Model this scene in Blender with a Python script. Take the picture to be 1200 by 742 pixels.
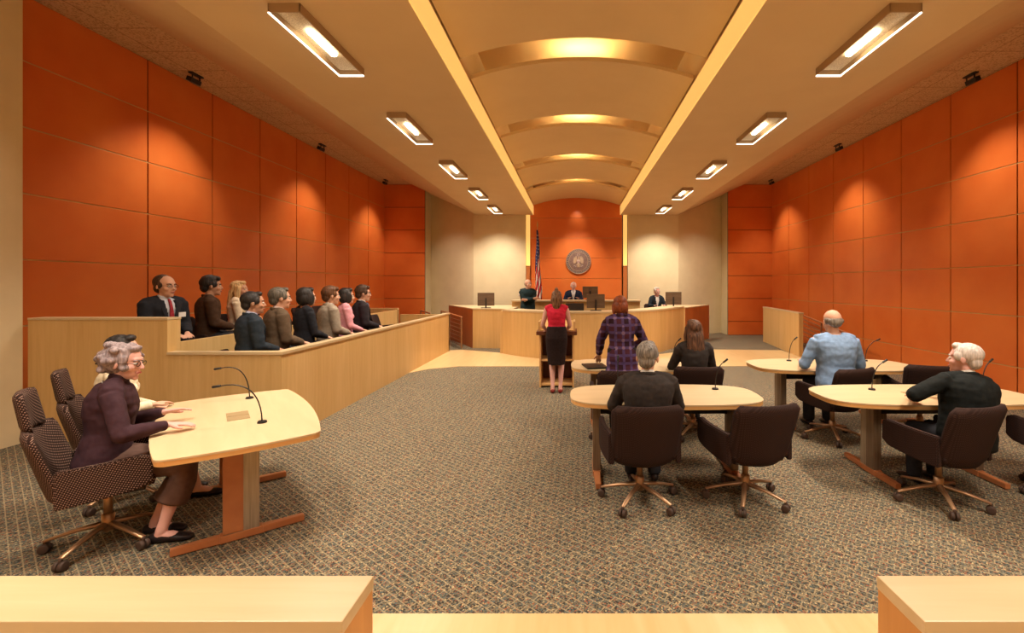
import bpy, bmesh, math, random
from mathutils import Vector, Matrix, noise
random.seed(7)
for o in list(bpy.data.objects): bpy.data.objects.remove(o)
SC = bpy.context.scene; COL = SC.collection
PI = math.pi
V = Vector

# ------------------------------------------------------------------ camera, world, exposure, large lights
cam = bpy.data.cameras.new('camera'); camo = bpy.data.objects.new('camera', cam); COL.objects.link(camo)
camo.location = (0, 0, 1.73); camo.rotation_euler = (PI/2, 0, 0)
cam.sensor_width = 36; cam.sensor_fit = 'HORIZONTAL'; cam.lens = 540/1200*36
cam.shift_x = -72/1200; cam.shift_y = -38/1200; cam.clip_start = .05; cam.clip_end = 200
SC.camera = camo
w = bpy.data.worlds.new('world'); SC.world = w; w.use_nodes = True
w.node_tree.nodes['Background'].inputs[0].default_value = (1, .82, .6, 1)
w.node_tree.nodes['Background'].inputs[1].default_value = .3
SC.view_settings.view_transform = 'Standard'; SC.view_settings.look = 'None'
SC.view_settings.gamma = 1; SC.view_settings.use_curve_mapping = False
SC.view_settings.exposure = 0.12
SC.cycles.max_bounces = 8; SC.cycles.diffuse_bounces = 5; SC.cycles.use_denoising = True
SC.cycles.sample_clamp_indirect = 6; SC.cycles.caustics_reflective = False; SC.cycles.caustics_refractive = False
WARM = (1, .86, .70)
DOWN_W, SPOT_W, VAULT_W = 70, 190, 80
ROOM_W = 30

def area(name, loc, size, size_y, power, rot=(0, 0, 0), color=WARM, spread=180):
    l = bpy.data.lights.new(name, 'AREA'); l.shape = 'RECTANGLE'; l.size = size; l.size_y = size_y
    l.energy = power; l.color = color; l.spread = math.radians(spread)
    o = bpy.data.objects.new(name, l); COL.objects.link(o); o.location = loc; o.rotation_euler = rot
    return o
def spot(name, loc, target, power, angle=70, blend=.6, color=WARM, radius=.05):
    l = bpy.data.lights.new(name, 'SPOT'); l.energy = power; l.spot_size = math.radians(angle); l.spot_blend = blend
    l.color = color; l.shadow_soft_size = radius
    o = bpy.data.objects.new(name, l); COL.objects.link(o); o.location = loc
    o.rotation_euler = (V(target)-V(loc)).to_track_quat('-Z', 'Y').to_euler()
    return o
LIGHT_Y = [4.44, 6.89, 9.34, 11.79, 14.24]
for x in (-2.42, 2.78):
    for y in LIGHT_Y: area('downlight', (x, y, 3.97), .2, 1.05, DOWN_W, spread=128)
    for y in (1.99, -.3): area('downlight', (x, y, 3.97), .2, 1.05, DOWN_W, spread=128)  # extra unseen lights out of frame, added for illumination
# one broad unseen area light behind the rail, tilted into the room
area('rear_area_light', (0, -2.0, 3.9), 6, 2, ROOM_W, rot=(math.radians(25), 0, 0))

# ------------------------------------------------------------------ mesh helpers
def link_obj(name, me, parent=None):
    o = bpy.data.objects.new(name, me); COL.objects.link(o)
    if parent: o.parent = parent
    return o
def build(name, bm, mats, parent=None, smooth=False):
    me = bpy.data.meshes.new(name)
    bmesh.ops.recalc_face_normals(bm, faces=bm.faces)
    bm.to_mesh(me); bm.free()
    if not isinstance(mats, (list, tuple)): mats = [mats]
    for m in mats: me.materials.append(m)
    if smooth:
        for p in me.polygons: p.use_smooth = True
    return link_obj(name, me, parent)
def box(bm, x0, x1, y0, y1, z0, z1, bev=0.0, mi=0, M=None):
    vs = [bm.verts.new((x, y, z)) for x in (x0, x1) for y in (y0, y1) for z in (z0, z1)]
    idx = [(0,1,3,2),(4,6,7,5),(0,4,5,1),(2,3,7,6),(0,2,6,4),(1,5,7,3)]
    fs = [bm.faces.new([vs[i] for i in f]) for f in idx]
    for f in fs: f.material_index = mi
    if M is not None: bmesh.ops.transform(bm, matrix=M, verts=vs)
    if bev > 0:
        es = list({e for f in fs for e in f.edges})
        r = bmesh.ops.bevel(bm, geom=es, offset=bev, segments=2, affect='EDGES', profile=.6)
        for f in r['faces']: f.material_index = mi
    return vs
def prism(bm, pts, z0, z1, mi=0, bev=0.0, M=None):
    lo = [bm.verts.new((p[0], p[1], z0)) for p in pts]; hi = [bm.verts.new((p[0], p[1], z1)) for p in pts]
    n = len(pts); fs = [bm.faces.new(lo[::-1]), bm.faces.new(hi)]
    for i in range(n): fs.append(bm.faces.new((lo[i], lo[(i+1)%n], hi[(i+1)%n], hi[i])))
    for f in fs: f.material_index = mi
    if M is not None: bmesh.ops.transform(bm, matrix=M, verts=lo+hi)
    if bev > 0:
        es = list({e for f in fs[:2] for e in f.edges})
        bmesh.ops.bevel(bm, geom=es, offset=bev, segments=2, affect='EDGES')
def ell(bm, c, r, M=None, seg=3, mi=0, rot=None):
    g = bmesh.ops.create_icosphere(bm, subdivisions=seg, radius=1)
    m = Matrix.Translation(V(c)) @ (rot.to_4x4() if rot is not None else Matrix()) @ Matrix.Diagonal((r[0], r[1], r[2], 1))
    if M is not None: m = M @ m
    bmesh.ops.transform(bm, matrix=m, verts=g['verts'])
    if mi:
        for f in {f for v in g['verts'] for f in v.link_faces}: f.material_index = mi
    return g['verts']
def loft(bm, pts, rad, ref=(1, 0, 0), n=16, cap=.5, mi=0, M=None, power=1.0):
    """closed tube through pts; rad = list of r or (r along ref, r across)"""
    P = [V(p) for p in pts]; R = [(r, r) if not isinstance(r, (tuple, list)) else r for r in rad]
    m = len(P); T = []
    for i in range(m):
        t = P[min(i+1, m-1)]-P[max(i-1, 0)]
        T.append(t.normalized() if t.length > 1e-9 else V((0, 0, 1)))
    if cap > 0:
        a = min(R[0])*cap; b = min(R[-1])*cap
        P = [P[0]-T[0]*a, P[0]-T[0]*a*.6]+P+[P[-1]+T[-1]*b*.6, P[-1]+T[-1]*b]
        R = [(R[0][0]*.45, R[0][1]*.45), (R[0][0]*.82, R[0][1]*.82)]+R+[(R[-1][0]*.82, R[-1][1]*.82), (R[-1][0]*.45, R[-1][1]*.45)]
        T = [T[0], T[0]]+T+[T[-1], T[-1]]
    rings = []; ref = V(ref)
    for p, r, t in zip(P, R, T):
        u = ref-t*ref.dot(t)
        if u.length < 1e-3:
            u = V((0, 1, 0))-t*t.y
            if u.length < 1e-3: u = V((1, 0, 0))
        u.normalize(); v = t.cross(u)
        ring = []
        for k in range(n):
            a = 2*PI*k/n; ca, sa = math.cos(a), math.sin(a)
            if power != 1.0:
                ca = math.copysign(abs(ca)**power, ca); sa = math.copysign(abs(sa)**power, sa)
            q = p+u*r[0]*ca+v*r[1]*sa
            if M is not None: q = M @ q
            ring.append(bm.verts.new(q))
        rings.append(ring)
    fs = []
    for a, b in zip(rings, rings[1:]):
        for k in range(n): fs.append(bm.faces.new((a[k], a[(k+1)%n], b[(k+1)%n], b[k])))
    fs.append(bm.faces.new(rings[0][::-1])); fs.append(bm.faces.new(rings[-1]))
    for f in fs: f.material_index = mi
def BM(): return bmesh.new()
def bezier(p0, p1, p2, n=8):
    p0, p1, p2 = V(p0), V(p1), V(p2)
    return [p0*(1-t)**2+p1*2*t*(1-t)+p2*t*t for t in [i/n for i in range(n+1)]]

def thing(name, label, cat, loc=(0, 0, 0), rz=0, group=None):
    o = bpy.data.objects.new(name, None); COL.objects.link(o); o.empty_display_size = .1
    o.location = loc; o.rotation_euler = (0, 0, rz); o['label'] = label; o['category'] = cat
    if group: o['group'] = group
    return o
def tag(o, label, cat, group=None):
    o['label'] = label; o['category'] = cat
    if group: o['group'] = group
    return o
def struct(name, bm, mats, smooth=False):
    o = build(name, bm, mats, None, smooth); o['kind'] = 'structure'; return o
def copy_tree(root, loc, rz, label, group=None):
    def rec(o, par):
        c = o.copy(); COL.objects.link(c)
        if par: c.parent = par
        for ch in o.children: rec(ch, c)
        return c
    r = rec(root, None); r.location = loc; r.rotation_euler = (0, 0, rz); r['label'] = label
    if group: r['group'] = group
    return r

# ------------------------------------------------------------------ materials
def newmat(name, col, rough=.6, metal=0.0, spec=.4):
    m = bpy.data.materials.new(name); m.use_nodes = True
    b = m.node_tree.nodes['Principled BSDF']
    b.inputs['Base Color'].default_value = (*col, 1); b.inputs['Roughness'].default_value = rough
    b.inputs['Metallic'].default_value = metal; b.inputs['Specular IOR Level'].default_value = spec
    return m, m.node_tree.nodes, m.node_tree.links, b
def ramp(N, stops):
    r = N.new('ShaderNodeValToRGB'); e = r.color_ramp.elements
    while len(e) > 1: e.remove(e[0])
    e[0].position = stops[0][0]; e[0].color = (*stops[0][1], 1)
    for p, c in stops[1:]:
        k = e.new(p); k.color = (*c, 1)
    return r
def coords(N, L, scale, rot=(0, 0, 0), kind='Object'):
    t = N.new('ShaderNodeTexCoord'); mp = N.new('ShaderNodeMapping')
    mp.inputs['Scale'].default_value = scale; mp.inputs['Rotation'].default_value = rot
    L.new(t.outputs[kind], mp.inputs['Vector']); return mp
def noisy(name, c1, c2, scale=(8, 8, 8), rough=.7, bump=0.0, detail=4, nscale=1.0, metal=0.0, spec=.4, lo=.3, hi=.7):
    m, N, L, b = newmat(name, c1, rough, metal, spec)
    mp = coords(N, L, scale); n = N.new('ShaderNodeTexNoise'); n.inputs['Scale'].default_value = nscale; n.inputs['Detail'].default_value = detail
    L.new(mp.outputs[0], n.inputs['Vector'])
    r = ramp(N, [(lo, c1), (hi, c2)]); L.new(n.outputs['Fac'], r.inputs['Fac']); L.new(r.outputs['Color'], b.inputs['Base Color'])
    if bump > 0:
        bp = N.new('ShaderNodeBump'); bp.inputs['Strength'].default_value = bump; bp.inputs['Distance'].default_value = .01
        L.new(n.outputs['Fac'], bp.inputs['Height']); L.new(bp.outputs[0], b.inputs['Normal'])
    return m
def wood(name, c1, c2, scale, rough=.42, spec=.35):
    m, N, L, b = newmat(name, c1, rough, 0, spec)
    mp = coords(N, L, scale)
    n = N.new('ShaderNodeTexNoise'); n.inputs['Scale'].default_value = 1; n.inputs['Detail'].default_value = 6; n.inputs['Distortion'].default_value = .4
    n2 = N.new('ShaderNodeTexNoise'); n2.inputs['Scale'].default_value = .12; n2.inputs['Detail'].default_value = 2
    L.new(mp.outputs[0], n.inputs['Vector']); L.new(mp.outputs[0], n2.inputs['Vector'])
    ad = N.new('ShaderNodeMath'); ad.operation = 'ADD'; hf = N.new('ShaderNodeMath'); hf.operation = 'MULTIPLY'; hf.inputs[1].default_value = .5
    L.new(n.outputs['Fac'], ad.inputs[0]); L.new(n2.outputs['Fac'], ad.inputs[1]); L.new(ad.outputs[0], hf.inputs[0])
    r = ramp(N, [(.35, c1), (.65, c2)]); L.new(hf.outputs[0], r.inputs['Fac']); L.new(r.outputs['Color'], b.inputs['Base Color'])
    return m
def plain(name, col, rough=.6, metal=0.0, spec=.4): return newmat(name, col, rough, metal, spec)[0]
def emit(name, col, s):
    m, N, L, b = newmat(name, col); b.inputs['Emission Color'].default_value = (*col, 1); b.inputs['Emission Strength'].default_value = s
    return m
M = {}
M['maple_v'] = wood('maple_vertical_grain', (.56, .345, .125), (.66, .435, .185), (26, 26, 1.6))
M['maple_x'] = wood('maple_long_grain', (.52, .385, .21), (.60, .465, .28), (1.6, 22, 22), rough=.35)
M['maple_top'] = wood('maple_table_top', (.57, .425, .245), (.64, .495, .30), (2, 14, 14), rough=.38)
M['maple_edge'] = wood('maple_edge', (.62, .33, .11), (.72, .42, .16), (4, 4, 40), rough=.4)
M['floor_wood'] = wood('floor_boards', (.56, .38, .17), (.66, .47, .24), (14, 1.2, 5), rough=.3)
M['lectern'] = wood('lectern_maple', (.66, .38, .15), (.78, .49, .2), (26, 26, 2))
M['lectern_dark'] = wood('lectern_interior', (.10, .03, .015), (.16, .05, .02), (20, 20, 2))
M['cherry'] = wood('cherry_end_panel', (.42, .13, .035), (.55, .19, .055), (22, 22, 1.6), rough=.35)
M['rail_front'] = wood('rail_front_veneer', (.50, .235, .07), (.62, .31, .10), (26, 26, 1.6))
M['cherryfoot'] = wood('foot_wood', (.34, .12, .045), (.46, .18, .07), (6, 6, 6), rough=.35)
M['brass'] = noisy('bronze_metal', (.33, .19, .10), (.46, .29, .17), (6, 6, 6), rough=.38, metal=.7)
M['steel'] = noisy('brushed_plate', (.30, .25, .19), (.45, .38, .29), (60, 60, 3), rough=.45, metal=.6)
M['steel_dark'] = noisy('dark_brushed_plate', (.16, .11, .075), (.26, .19, .13), (60, 60, 3), rough=.45, metal=.5)
M['cream'] = noisy('cream_plaster', (.66, .55, .34), (.71, .60, .38), (3, 3, 3), rough=.75, bump=.03)
M['ceil'] = noisy('painted_ceiling', (.68, .50, .29), (.71, .53, .31), (2, 2, 2), rough=.85)
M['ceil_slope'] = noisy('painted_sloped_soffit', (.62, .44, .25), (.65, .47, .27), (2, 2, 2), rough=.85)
def tile_mat():
    m, N, L, b = newmat('acoustic_tiles', (.6, .42, .24), .9)
    mp = coords(N, L, (1, 1, 1)); br = N.new('ShaderNodeTexBrick'); br.offset = 0
    br.inputs['Scale'].default_value = 1; br.inputs['Brick Width'].default_value = .61; br.inputs['Row Height'].default_value = .61
    br.inputs['Mortar Size'].default_value = .008
    br.inputs['Color1'].default_value = (.60, .42, .24, 1); br.inputs['Color2'].default_value = (.62, .44, .25, 1); br.inputs['Mortar'].default_value = (.38, .24, .13, 1)
    L.new(mp.outputs[0], br.inputs['Vector'])
    v = N.new('ShaderNodeTexNoise'); v.inputs['Scale'].default_value = 45; v.inputs['Detail'].default_value = 2
    L.new(mp.outputs[0], v.inputs['Vector']); r = ramp(N, [(.38, (.68, .62, .58)), (.5, (1, 1, 1))]); L.new(v.outputs['Fac'], r.inputs['Fac'])
    mx = N.new('ShaderNodeMix'); mx.data_type = 'RGBA'; mx.blend_type = 'MULTIPLY'; mx.inputs[0].default_value = 1
    L.new(br.outputs['Color'], mx.inputs[6]); L.new(r.outputs['Color'], mx.inputs[7]); L.new(mx.outputs[2], b.inputs['Base Color'])
    return m
M['tile'] = tile_mat()
def orange_mat():
    m, N, L, b = newmat('orange_veneer_panel', (.60, .12, .02), .34, 0, .35)
    mp = coords(N, L, (.9, .9, .9)); n = N.new('ShaderNodeTexNoise'); n.inputs['Scale'].default_value = 1.3; n.inputs['Detail'].default_value = 3
    L.new(mp.outputs[0], n.inputs['Vector'])
    r = ramp(N, [(.3, (.64, .140, .026)), (.7, (.74, .200, .042))]); L.new(n.outputs['Fac'], r.inputs['Fac'])
    # each veneer panel has its own slightly different tone
    L.new(r.outputs['Color'], b.inputs['Base Color'])
    return m
M['orange'] = orange_mat()
M['joint_h'] = plain('panel_joint_lit', (.62, .40, .16), .45, .3)  # grooves painted pale as if catching light
M['joint_v'] = plain('panel_joint_shadow_gap', (.05, .02, .01), .8)
def carpet_mat():
    m, N, L, b = newmat('patterned_carpet', (.2, .16, .1), .95, 0, .1)
    mp = coords(N, L, (1, 1, 1), (0, 0, math.radians(38)))
    vo = N.new('ShaderNodeTexVoronoi'); vo.inputs['Scale'].default_value = 120; L.new(mp.outputs[0], vo.inputs['Vector'])
    sp = N.new('ShaderNodeSeparateColor'); L.new(vo.outputs['Color'], sp.inputs[0])
    r = ramp(N, [(0, (.04, .036, .03)), (.28, (.10, .10, .08)), (.46, (.15, .12, .075)), (.62, (.08, .105, .10)), (.74, (.21, .165, .10)), (.87, (.24, .09, .05)), (.95, (.42, .33, .18))])
    r.color_ramp.interpolation = 'CONSTANT'; L.new(sp.outputs[0], r.inputs['Fac'])
    br = N.new('ShaderNodeTexBrick'); br.offset = .5; br.inputs['Scale'].default_value = 1
    br.inputs['Brick Width'].default_value = .075; br.inputs['Row Height'].default_value = .05; br.inputs['Mortar Size'].default_value = .0045; br.inputs['Mortar Smooth'].default_value = .4
    L.new(mp.outputs[0], br.inputs['Vector'])
    nz = N.new('ShaderNodeTexNoise'); nz.inputs['Scale'].default_value = 60; L.new(mp.outputs[0], nz.inputs['Vector'])
    mu = N.new('ShaderNodeMath'); mu.operation = 'MULTIPLY'; L.new(br.outputs['Fac'], mu.inputs[0]); L.new(nz.outputs['Fac'], mu.inputs[1])
    mx = N.new('ShaderNodeMix'); mx.data_type = 'RGBA'; L.new(mu.outputs[0], mx.inputs[0]); L.new(r.outputs['Color'], mx.inputs[6]); mx.inputs[7].default_value = (.40, .32, .19, 1)
    L.new(mx.outputs[2], b.inputs['Base Color'])
    bp = N.new('ShaderNodeBump'); bp.inputs['Strength'].default_value = .4; bp.inputs['Distance'].default_value = .004
    L.new(vo.outputs['Distance'], bp.inputs['Height']); L.new(bp.outputs[0], b.inputs['Normal'])
    return m
M['carpet'] = carpet_mat()
def weave_mat(name, dark, light, k):
    """rows of small light dots woven on a dark ground"""
    m, N, L, b = newmat(name, dark, .85, 0, .15)
    t = N.new('ShaderNodeTexCoord'); w = []
    for vec in ((k, k, .35*k), (.3*k, -.3*k, k)):
        d = N.new('ShaderNodeVectorMath'); d.operation = 'DOT_PRODUCT'; L.new(t.outputs['Object'], d.inputs[0]); d.inputs[1].default_value = vec
        q = N.new('ShaderNodeMath'); q.operation = 'SINE'; L.new(d.outputs['Value'], q.inputs[0]); w.append(q)
    mu = N.new('ShaderNodeMath'); mu.operation = 'MULTIPLY'; L.new(w[0].outputs[0], mu.inputs[0]); L.new(w[1].outputs[0], mu.inputs[1])
    r = ramp(N, [(.30, dark), (.75, light)]); L.new(mu.outputs[0], r.inputs['Fac']); L.new(r.outputs['Color'], b.inputs['Base Color'])
    return m
M['chairfab'] = weave_mat('dotted_brown_upholstery', (.026, .012, .009), (.30, .19, .145), 330)
M['chairfab2'] = weave_mat('dark_brown_upholstery', (.022, .011, .009), (.055, .030, .025), 420)
M['black'] = plain('black_plastic', (.012, .011, .010), .45)
M['dark'] = plain('dark_laminate', (.02, .012, .009), .6)
M['caster'] = plain('caster_rubber', (.06, .035, .025), .6)
M['white'] = plain('white_badge', (.8, .78, .75), .6)
M['gold'] = plain('gold_paint', (.62, .42, .16), .4, .3)
M['bulb'] = emit('lamp_bulb', (1, .88, .62), 16)
M['rim'] = emit('lamp_rim', (1, .93, .75), 3.0)
M['cove'] = emit('cove_fascia_glow', (1, .66, .19), .55)  # emission painted on the fascia and slots in place of hidden cove lamps
M['reflector'] = noisy('perforated_reflector', (.42, .33, .22), (.85, .74, .56), (110, 110, 110), rough=.5, metal=.0)
M['housing'] = plain('fixture_housing', (.42, .29, .17), .6, .1)
M['monitor'] = wood('monitor_casing', (.10, .06, .035), (.16, .10, .06), (3, 3, 60), rough=.5)

# ------------------------------------------------------------------ the room
FARY = 15.67; XL, XR = -6.44, 6.76; SOF = 5.12; MAIN = 4.08; NEAR = -2.6
bm = BM()
box(bm, XL-.3, XR+.3, 2.42, 17.4, -.12, 0, mi=0)
box(bm, XL-.3, XR+.3, NEAR, 2.42, -.12, 0, mi=1)
band = [(-3.2, 8.95), (-2.95, 9.35), (-2.4, 9.66), (5.42, 9.7), (5.42, 12.0), (3.4, 12.2), (2.2, 11.4), (1.2, 11.0), (.15, 10.8), (-.9, 11.0), (-1.7, 11.5), (-2.9, 12.1), (-3.28, 12.0)]
prism(bm, band, 0, .006, mi=1)
struct('floor', bm, [M['carpet'], M['floor_wood']])

def panel_wall(name, x, y0, vjoints, y1, side):
    """orange veneer panels facing side (+1: facing +X) on a dark backing with joints"""
    bm = BM()
    zs = [0, .46, 1.24, 2.015, 2.79, 3.567, 4.34, 5.12]
    box(bm, min(x, x-side*.12), max(x, x-side*.12), y0, y1, 0, SOF, mi=1)
    ys = [y0]+vjoints+[y1]
    for a, b in zip(ys, ys[1:]):
        for c, d in zip(zs, zs[1:]):
            xa, xb = x, x+side*.018
            box(bm, min(xa, xb), max(xa, xb), a+.011, b-.011, c+.009, d-.009, bev=.003, mi=0)
    for z in zs[1:-1]:
        xa, xb = x, x+side*.010
        box(bm, min(xa, xb), max(xa, xb), y0, y1, z-.009, z+.009, mi=2)
    return struct(name, bm, [M['orange'], M['joint_v'], M['joint_h']])
panel_wall('wall_left', XL, 5.02, [6.955+1.245*k for k in range(7)], FARY, 1)
panel_wall('wall_right', XR, 4.6, [7.0-1.24]+[7.0+1.24*k for k in range(7)], FARY, -1)
def panel_return(name, x0, x1, y):
    bm = BM(); zs = [0, .46, 1.24, 2.015, 2.79, 3.567, 4.34, 5.12]
    box(bm, x0, x1, y, y+.04, 0, SOF, mi=1); box(bm, x0, x1, y+.04, y+.9, 0, SOF, mi=2)
    for c, d in zip(zs, zs[1:]): box(bm, x0+.004, x1-.004, y-.018, y, c+.008, d-.008, bev=.003, mi=0)
    struct(name, bm, [M['orange'], M['joint_v'], M['cream']])
panel_return('wall_back_left', XL, -5.05, FARY); panel_return('wall_back_right', 5.25, XR, FARY)
bm = BM(); box(bm, -6.3, -6.0, NEAR, 5.02, 0, SOF); box(bm, -6.6, -6.3, NEAR, 5.02, 0, SOF); struct('wall_left_near', bm, M['cream'])
bm = BM(); box(bm, 6.9, 7.2, NEAR, 4.6, 0, SOF); struct('wall_right_near', bm, M['cream'])
# cream wall behind the bench: flat middle, slightly angled wings
bm = BM()
box(bm, -3.40, -1.62, FARY, FARY+.15, 0, SOF); box(bm, 1.85, 3.57, FARY, FARY+.15, 0, SOF)
prism(bm, [(-5.5, 16.55), (-3.4, FARY), (-3.4, FARY+.15), (-5.5, 16.75)], 0, SOF)
prism(bm, [(5.7, 16.55), (3.57, FARY), (3.57, FARY+.15), (5.7, 16.75)], 0, SOF)
struct('wall_back', bm, M['cream'])
# orange wall behind the judge
bm = BM(); zs = [0, 1.24, 1.92, 2.62, 3.30, 3.98, 5.0]
box(bm, -1.62, 1.85, FARY+.06, FARY+.16, 0, SOF, mi=1)
for c, d in zip(zs, zs[1:]): box(bm, -1.46, 1.66, FARY+.03, FARY+.06, c+.006, d-.006, bev=.003, mi=0)
for z in zs[1:-1]: box(bm, -1.46, 1.66, FARY+.045, FARY+.06, z-.006, z+.006, mi=2)
struct('wall_bench', bm, [M['orange'], M['joint_v'], M['joint_h']])

# ceiling
bm = BM()
def slab(p, q, y0, y1, th=.08, mi=0):
    (x0, z0), (x1, z1) = p, q
    vs = [bm.verts.new(v) for v in ((x0, y0, z0), (x1, y0, z1), (x1, y1, z1), (x0, y1, z0), (x0, y0, z0+th), (x1, y0, z1+th), (x1, y1, z1+th), (x0, y1, z0+th))]
    for f in ((0,1,2,3), (4,7,6,5), (0,4,5,1), (1,5,6,2), (2,6,7,3), (3,7,4,0)):
        bm.faces.new([vs[i] for i in f]).material_index = mi
CY1 = 17.0
slab((-6.7, SOF), (-5.5, SOF), NEAR, CY1, mi=2); slab((5.8, SOF), (7.2, SOF), NEAR, CY1, mi=2)
slab((-5.5, SOF), (-3.31, MAIN), NEAR, CY1, mi=1); slab((3.56, MAIN), (5.8, SOF), NEAR, CY1, mi=1)
slab((-3.31, MAIN), (-1.45, MAIN), NEAR, FARY+.1, mi=0); slab((1.68, MAIN), (3.56, MAIN), NEAR, FARY+.1, mi=0)
box(bm, -1.45, -1.37, NEAR, FARY+.1, MAIN, 5.3, mi=0); box(bm, 1.60, 1.68, NEAR, FARY+.1, MAIN, 5.3, mi=0)
box(bm, -1.37, 1.60, NEAR, FARY+.1, 5.05, 5.15, mi=0)
struct('ceiling', bm, [M['ceil'], M['ceil_slope'], M['tile']])
# front wall of the gallery, behind the viewer
bm = BM(); box(bm, -6.8, 7.3, NEAR-.2, NEAR, 0, 5.3); struct('wall_front', bm, M['cream'])
for o in list(SC.objects):
    if o.name == 'rear_area_light': o.location = (0, -1.2, 3.9)

# curved vault panels hung between the coves, with open gaps
gaps = [(NEAR, 5.48), (6.04, 7.96), (8.49, 10.38), (10.93, 12.84), (13.38, FARY+.02)]
names = ['nearest, cut by the top of the photo', 'second from the front', 'middle of the five', 'fourth from the front', 'farthest, above the orange bench wall']
for (y0, y1), nm in zip(gaps, names):
    bm = BM(); n = 28; xa, xb = -1.345, 1.575; zc, ze = 4.66, 4.42; xm = (xa+xb)/2; hw = (xb-xa)/2
    prof = [(xa+(xb-xa)*i/n) for i in range(n+1)]
    rows = []
    for x in prof:
        z = ze+(zc-ze)*(1-((x-xm)/hw)**2)
        rows.append([bm.verts.new(v) for v in ((x, y0, z), (x, y1, z), (x, y1, z+.05), (x, y0, z+.05))])
    for a, b in zip(rows, rows[1:]):
        for k in range(4): bm.faces.new((a[k], a[(k+1)%4], b[(k+1)%4], b[k]))
    bm.faces.new(rows[0]); bm.faces.new(rows[-1][::-1])
    o = build('ceiling_panel', bm, M['ceil'], None); tag(o, 'curved tan vault panel under the raised ceiling, '+nm, 'ceiling panel', 'curved vault ceiling panels')
vl = emit('vault_tube', (1, .74, .34), VAULT_W)
for y, nm in ((6.50, 'first'), (9.06, 'second'), (11.62, 'third'), (14.20, 'fourth')):
    bm = BM(); loft(bm, [(-.30, 0, .055), (.30, 0, .055)], [.03, .03], ref=(0, 1, 0), n=10, cap=.5)
    t = thing('vault_lamp', 'glowing lamp above the %s gap between the curved ceiling panels' % nm, 'lamp', (.115, y, 4.71), 0, 'lamps above the vault'); build('tube', bm, vl, t, True)
    bm = BM(); box(bm, -.45, .45, -.05, .05, 0, .02, bev=.003); build('base', bm, M['housing'], t)
# cove fascia along the vault and bench wall slots; emission stands in for hidden lighting
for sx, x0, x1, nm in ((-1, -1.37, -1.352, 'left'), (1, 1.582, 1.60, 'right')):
    t = thing('lit_cove_fascia', 'long yellow cove fascia, its lighting painted in as glow, along the %s edge of the curved ceiling' % nm, 'cove fascia', (x0, 7, MAIN))
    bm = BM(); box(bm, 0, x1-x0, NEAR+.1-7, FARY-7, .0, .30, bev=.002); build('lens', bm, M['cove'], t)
    t2 = thing('lit_slot_reveal', 'narrow vertical yellow slot reveal, its lighting painted in as glow, at the %s edge of the orange bench wall' % nm, 'slot reveal', (-1.54 if sx < 0 else 1.755, FARY-.035, 2.35))
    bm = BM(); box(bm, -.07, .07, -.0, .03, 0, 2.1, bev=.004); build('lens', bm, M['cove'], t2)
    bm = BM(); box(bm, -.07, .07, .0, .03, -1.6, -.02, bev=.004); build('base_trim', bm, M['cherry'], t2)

# rectangular ceiling fixtures
def make_light(sx):
    t = thing('ceiling_light', '', 'ceiling light', (0, 0, 0), 0, 'rectangular ceiling lights')
    L_, W_, H_ = 1.18, .27, .075
    bm = BM()
    for (a, b, c, d) in ((-W_/2, -W_/2+.012, -L_/2, L_/2), (W_/2-.012, W_/2, -L_/2, L_/2), (-W_/2, W_/2, -L_/2, -L_/2+.012), (-W_/2, W_/2, L_/2-.012, L_/2)):
        box(bm, a, b, c, d, -H_, 0)
    build('housing', bm, M['housing'], t)
    bm = BM(); box(bm, -W_/2+.012, W_/2-.012, -L_/2+.012, L_/2-.012, -.02, 0); build('reflector', bm, M['reflector'], t)
    bm = BM(); loft(bm, [(0, -.22, -.038), (0, .22, -.038)], [(.03, .012), (.03, .012)], cap=.8, n=12); build('lamp_tube', bm, M['bulb'], t, True)
    bm = BM()
    xo = -W_/2 if sx < 0 else W_/2-.014
    box(bm, xo, xo+.014, -L_/2, L_/2, -H_-.010, -H_); box(bm, -W_/2, W_/2, L_/2-.022, L_/2, -H_-.012, -H_)
    build('lit_rim', bm, M['rim'], t)
    return t
ordn = ['nearest', 'second', 'third', 'fourth', 'farthest']
for sx, x, side in ((-1, -2.42, 'left'), (1, 2.78, 'right')):
    p = make_light(sx)
    for i, y in enumerate(LIGHT_Y):
        lab = 'lit rectangular ceiling light, %s of the row on the %s side of the vault' % (ordn[i], side)
        if i == 0: p.location = (x, y, MAIN); p['label'] = lab
        else: copy_tree(p, (x, y, MAIN), 0, lab)
# wall-washing spotlights
def make_spot():
    t = thing('spotlight', '', 'spotlight', (0, 0, 0), 0, 'black wall washing spotlights')
    bm = BM(); box(bm, -.05, .05, -.16, .16, -.03, 0, bev=.004); build('mounting_plate', bm, M['black'], t)
    for s in (-1, 1):
        bm = BM(); loft(bm, [(0, s*.10, -.02), (0, s*.10, -.11)], [.014, .014], n=10, cap=.3); build('bracket', bm, M['black'], t)
    bm = BM(); box(bm, -.06, .06, -.14, .14, -.20, -.10, bev=.012, M=Matrix.Rotation(math.radians(20), 4, 'Y')); build('lamp_head', bm, M['black'], t); t.scale = (.72,)*3
    return t
proto = None
for x, side, s, ny in ((-6.10, 'left', -1, 0), (6.42, 'right', 1, 0)):
    for i, y in enumerate((7.45, 11.2, 15.0)):
        lab = 'small black spotlight under the tiled soffit by the %s orange wall, %s' % (side, ['nearest', 'middle', 'farthest'][i])
        if proto is None: proto = make_spot(); proto['label'] = lab; proto.location = (x, y, SOF); o = proto
        else: o = copy_tree(proto, (x, y, SOF), 0 if s < 0 else PI, lab)
    for y in (3.6, 7.35, 11.1, 14.6):
        spot('wall_washer', (x-s*.75, y, SOF-.25), (x+s*.34, y-.25, 1.1), SPOT_W, 88, .9)

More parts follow.
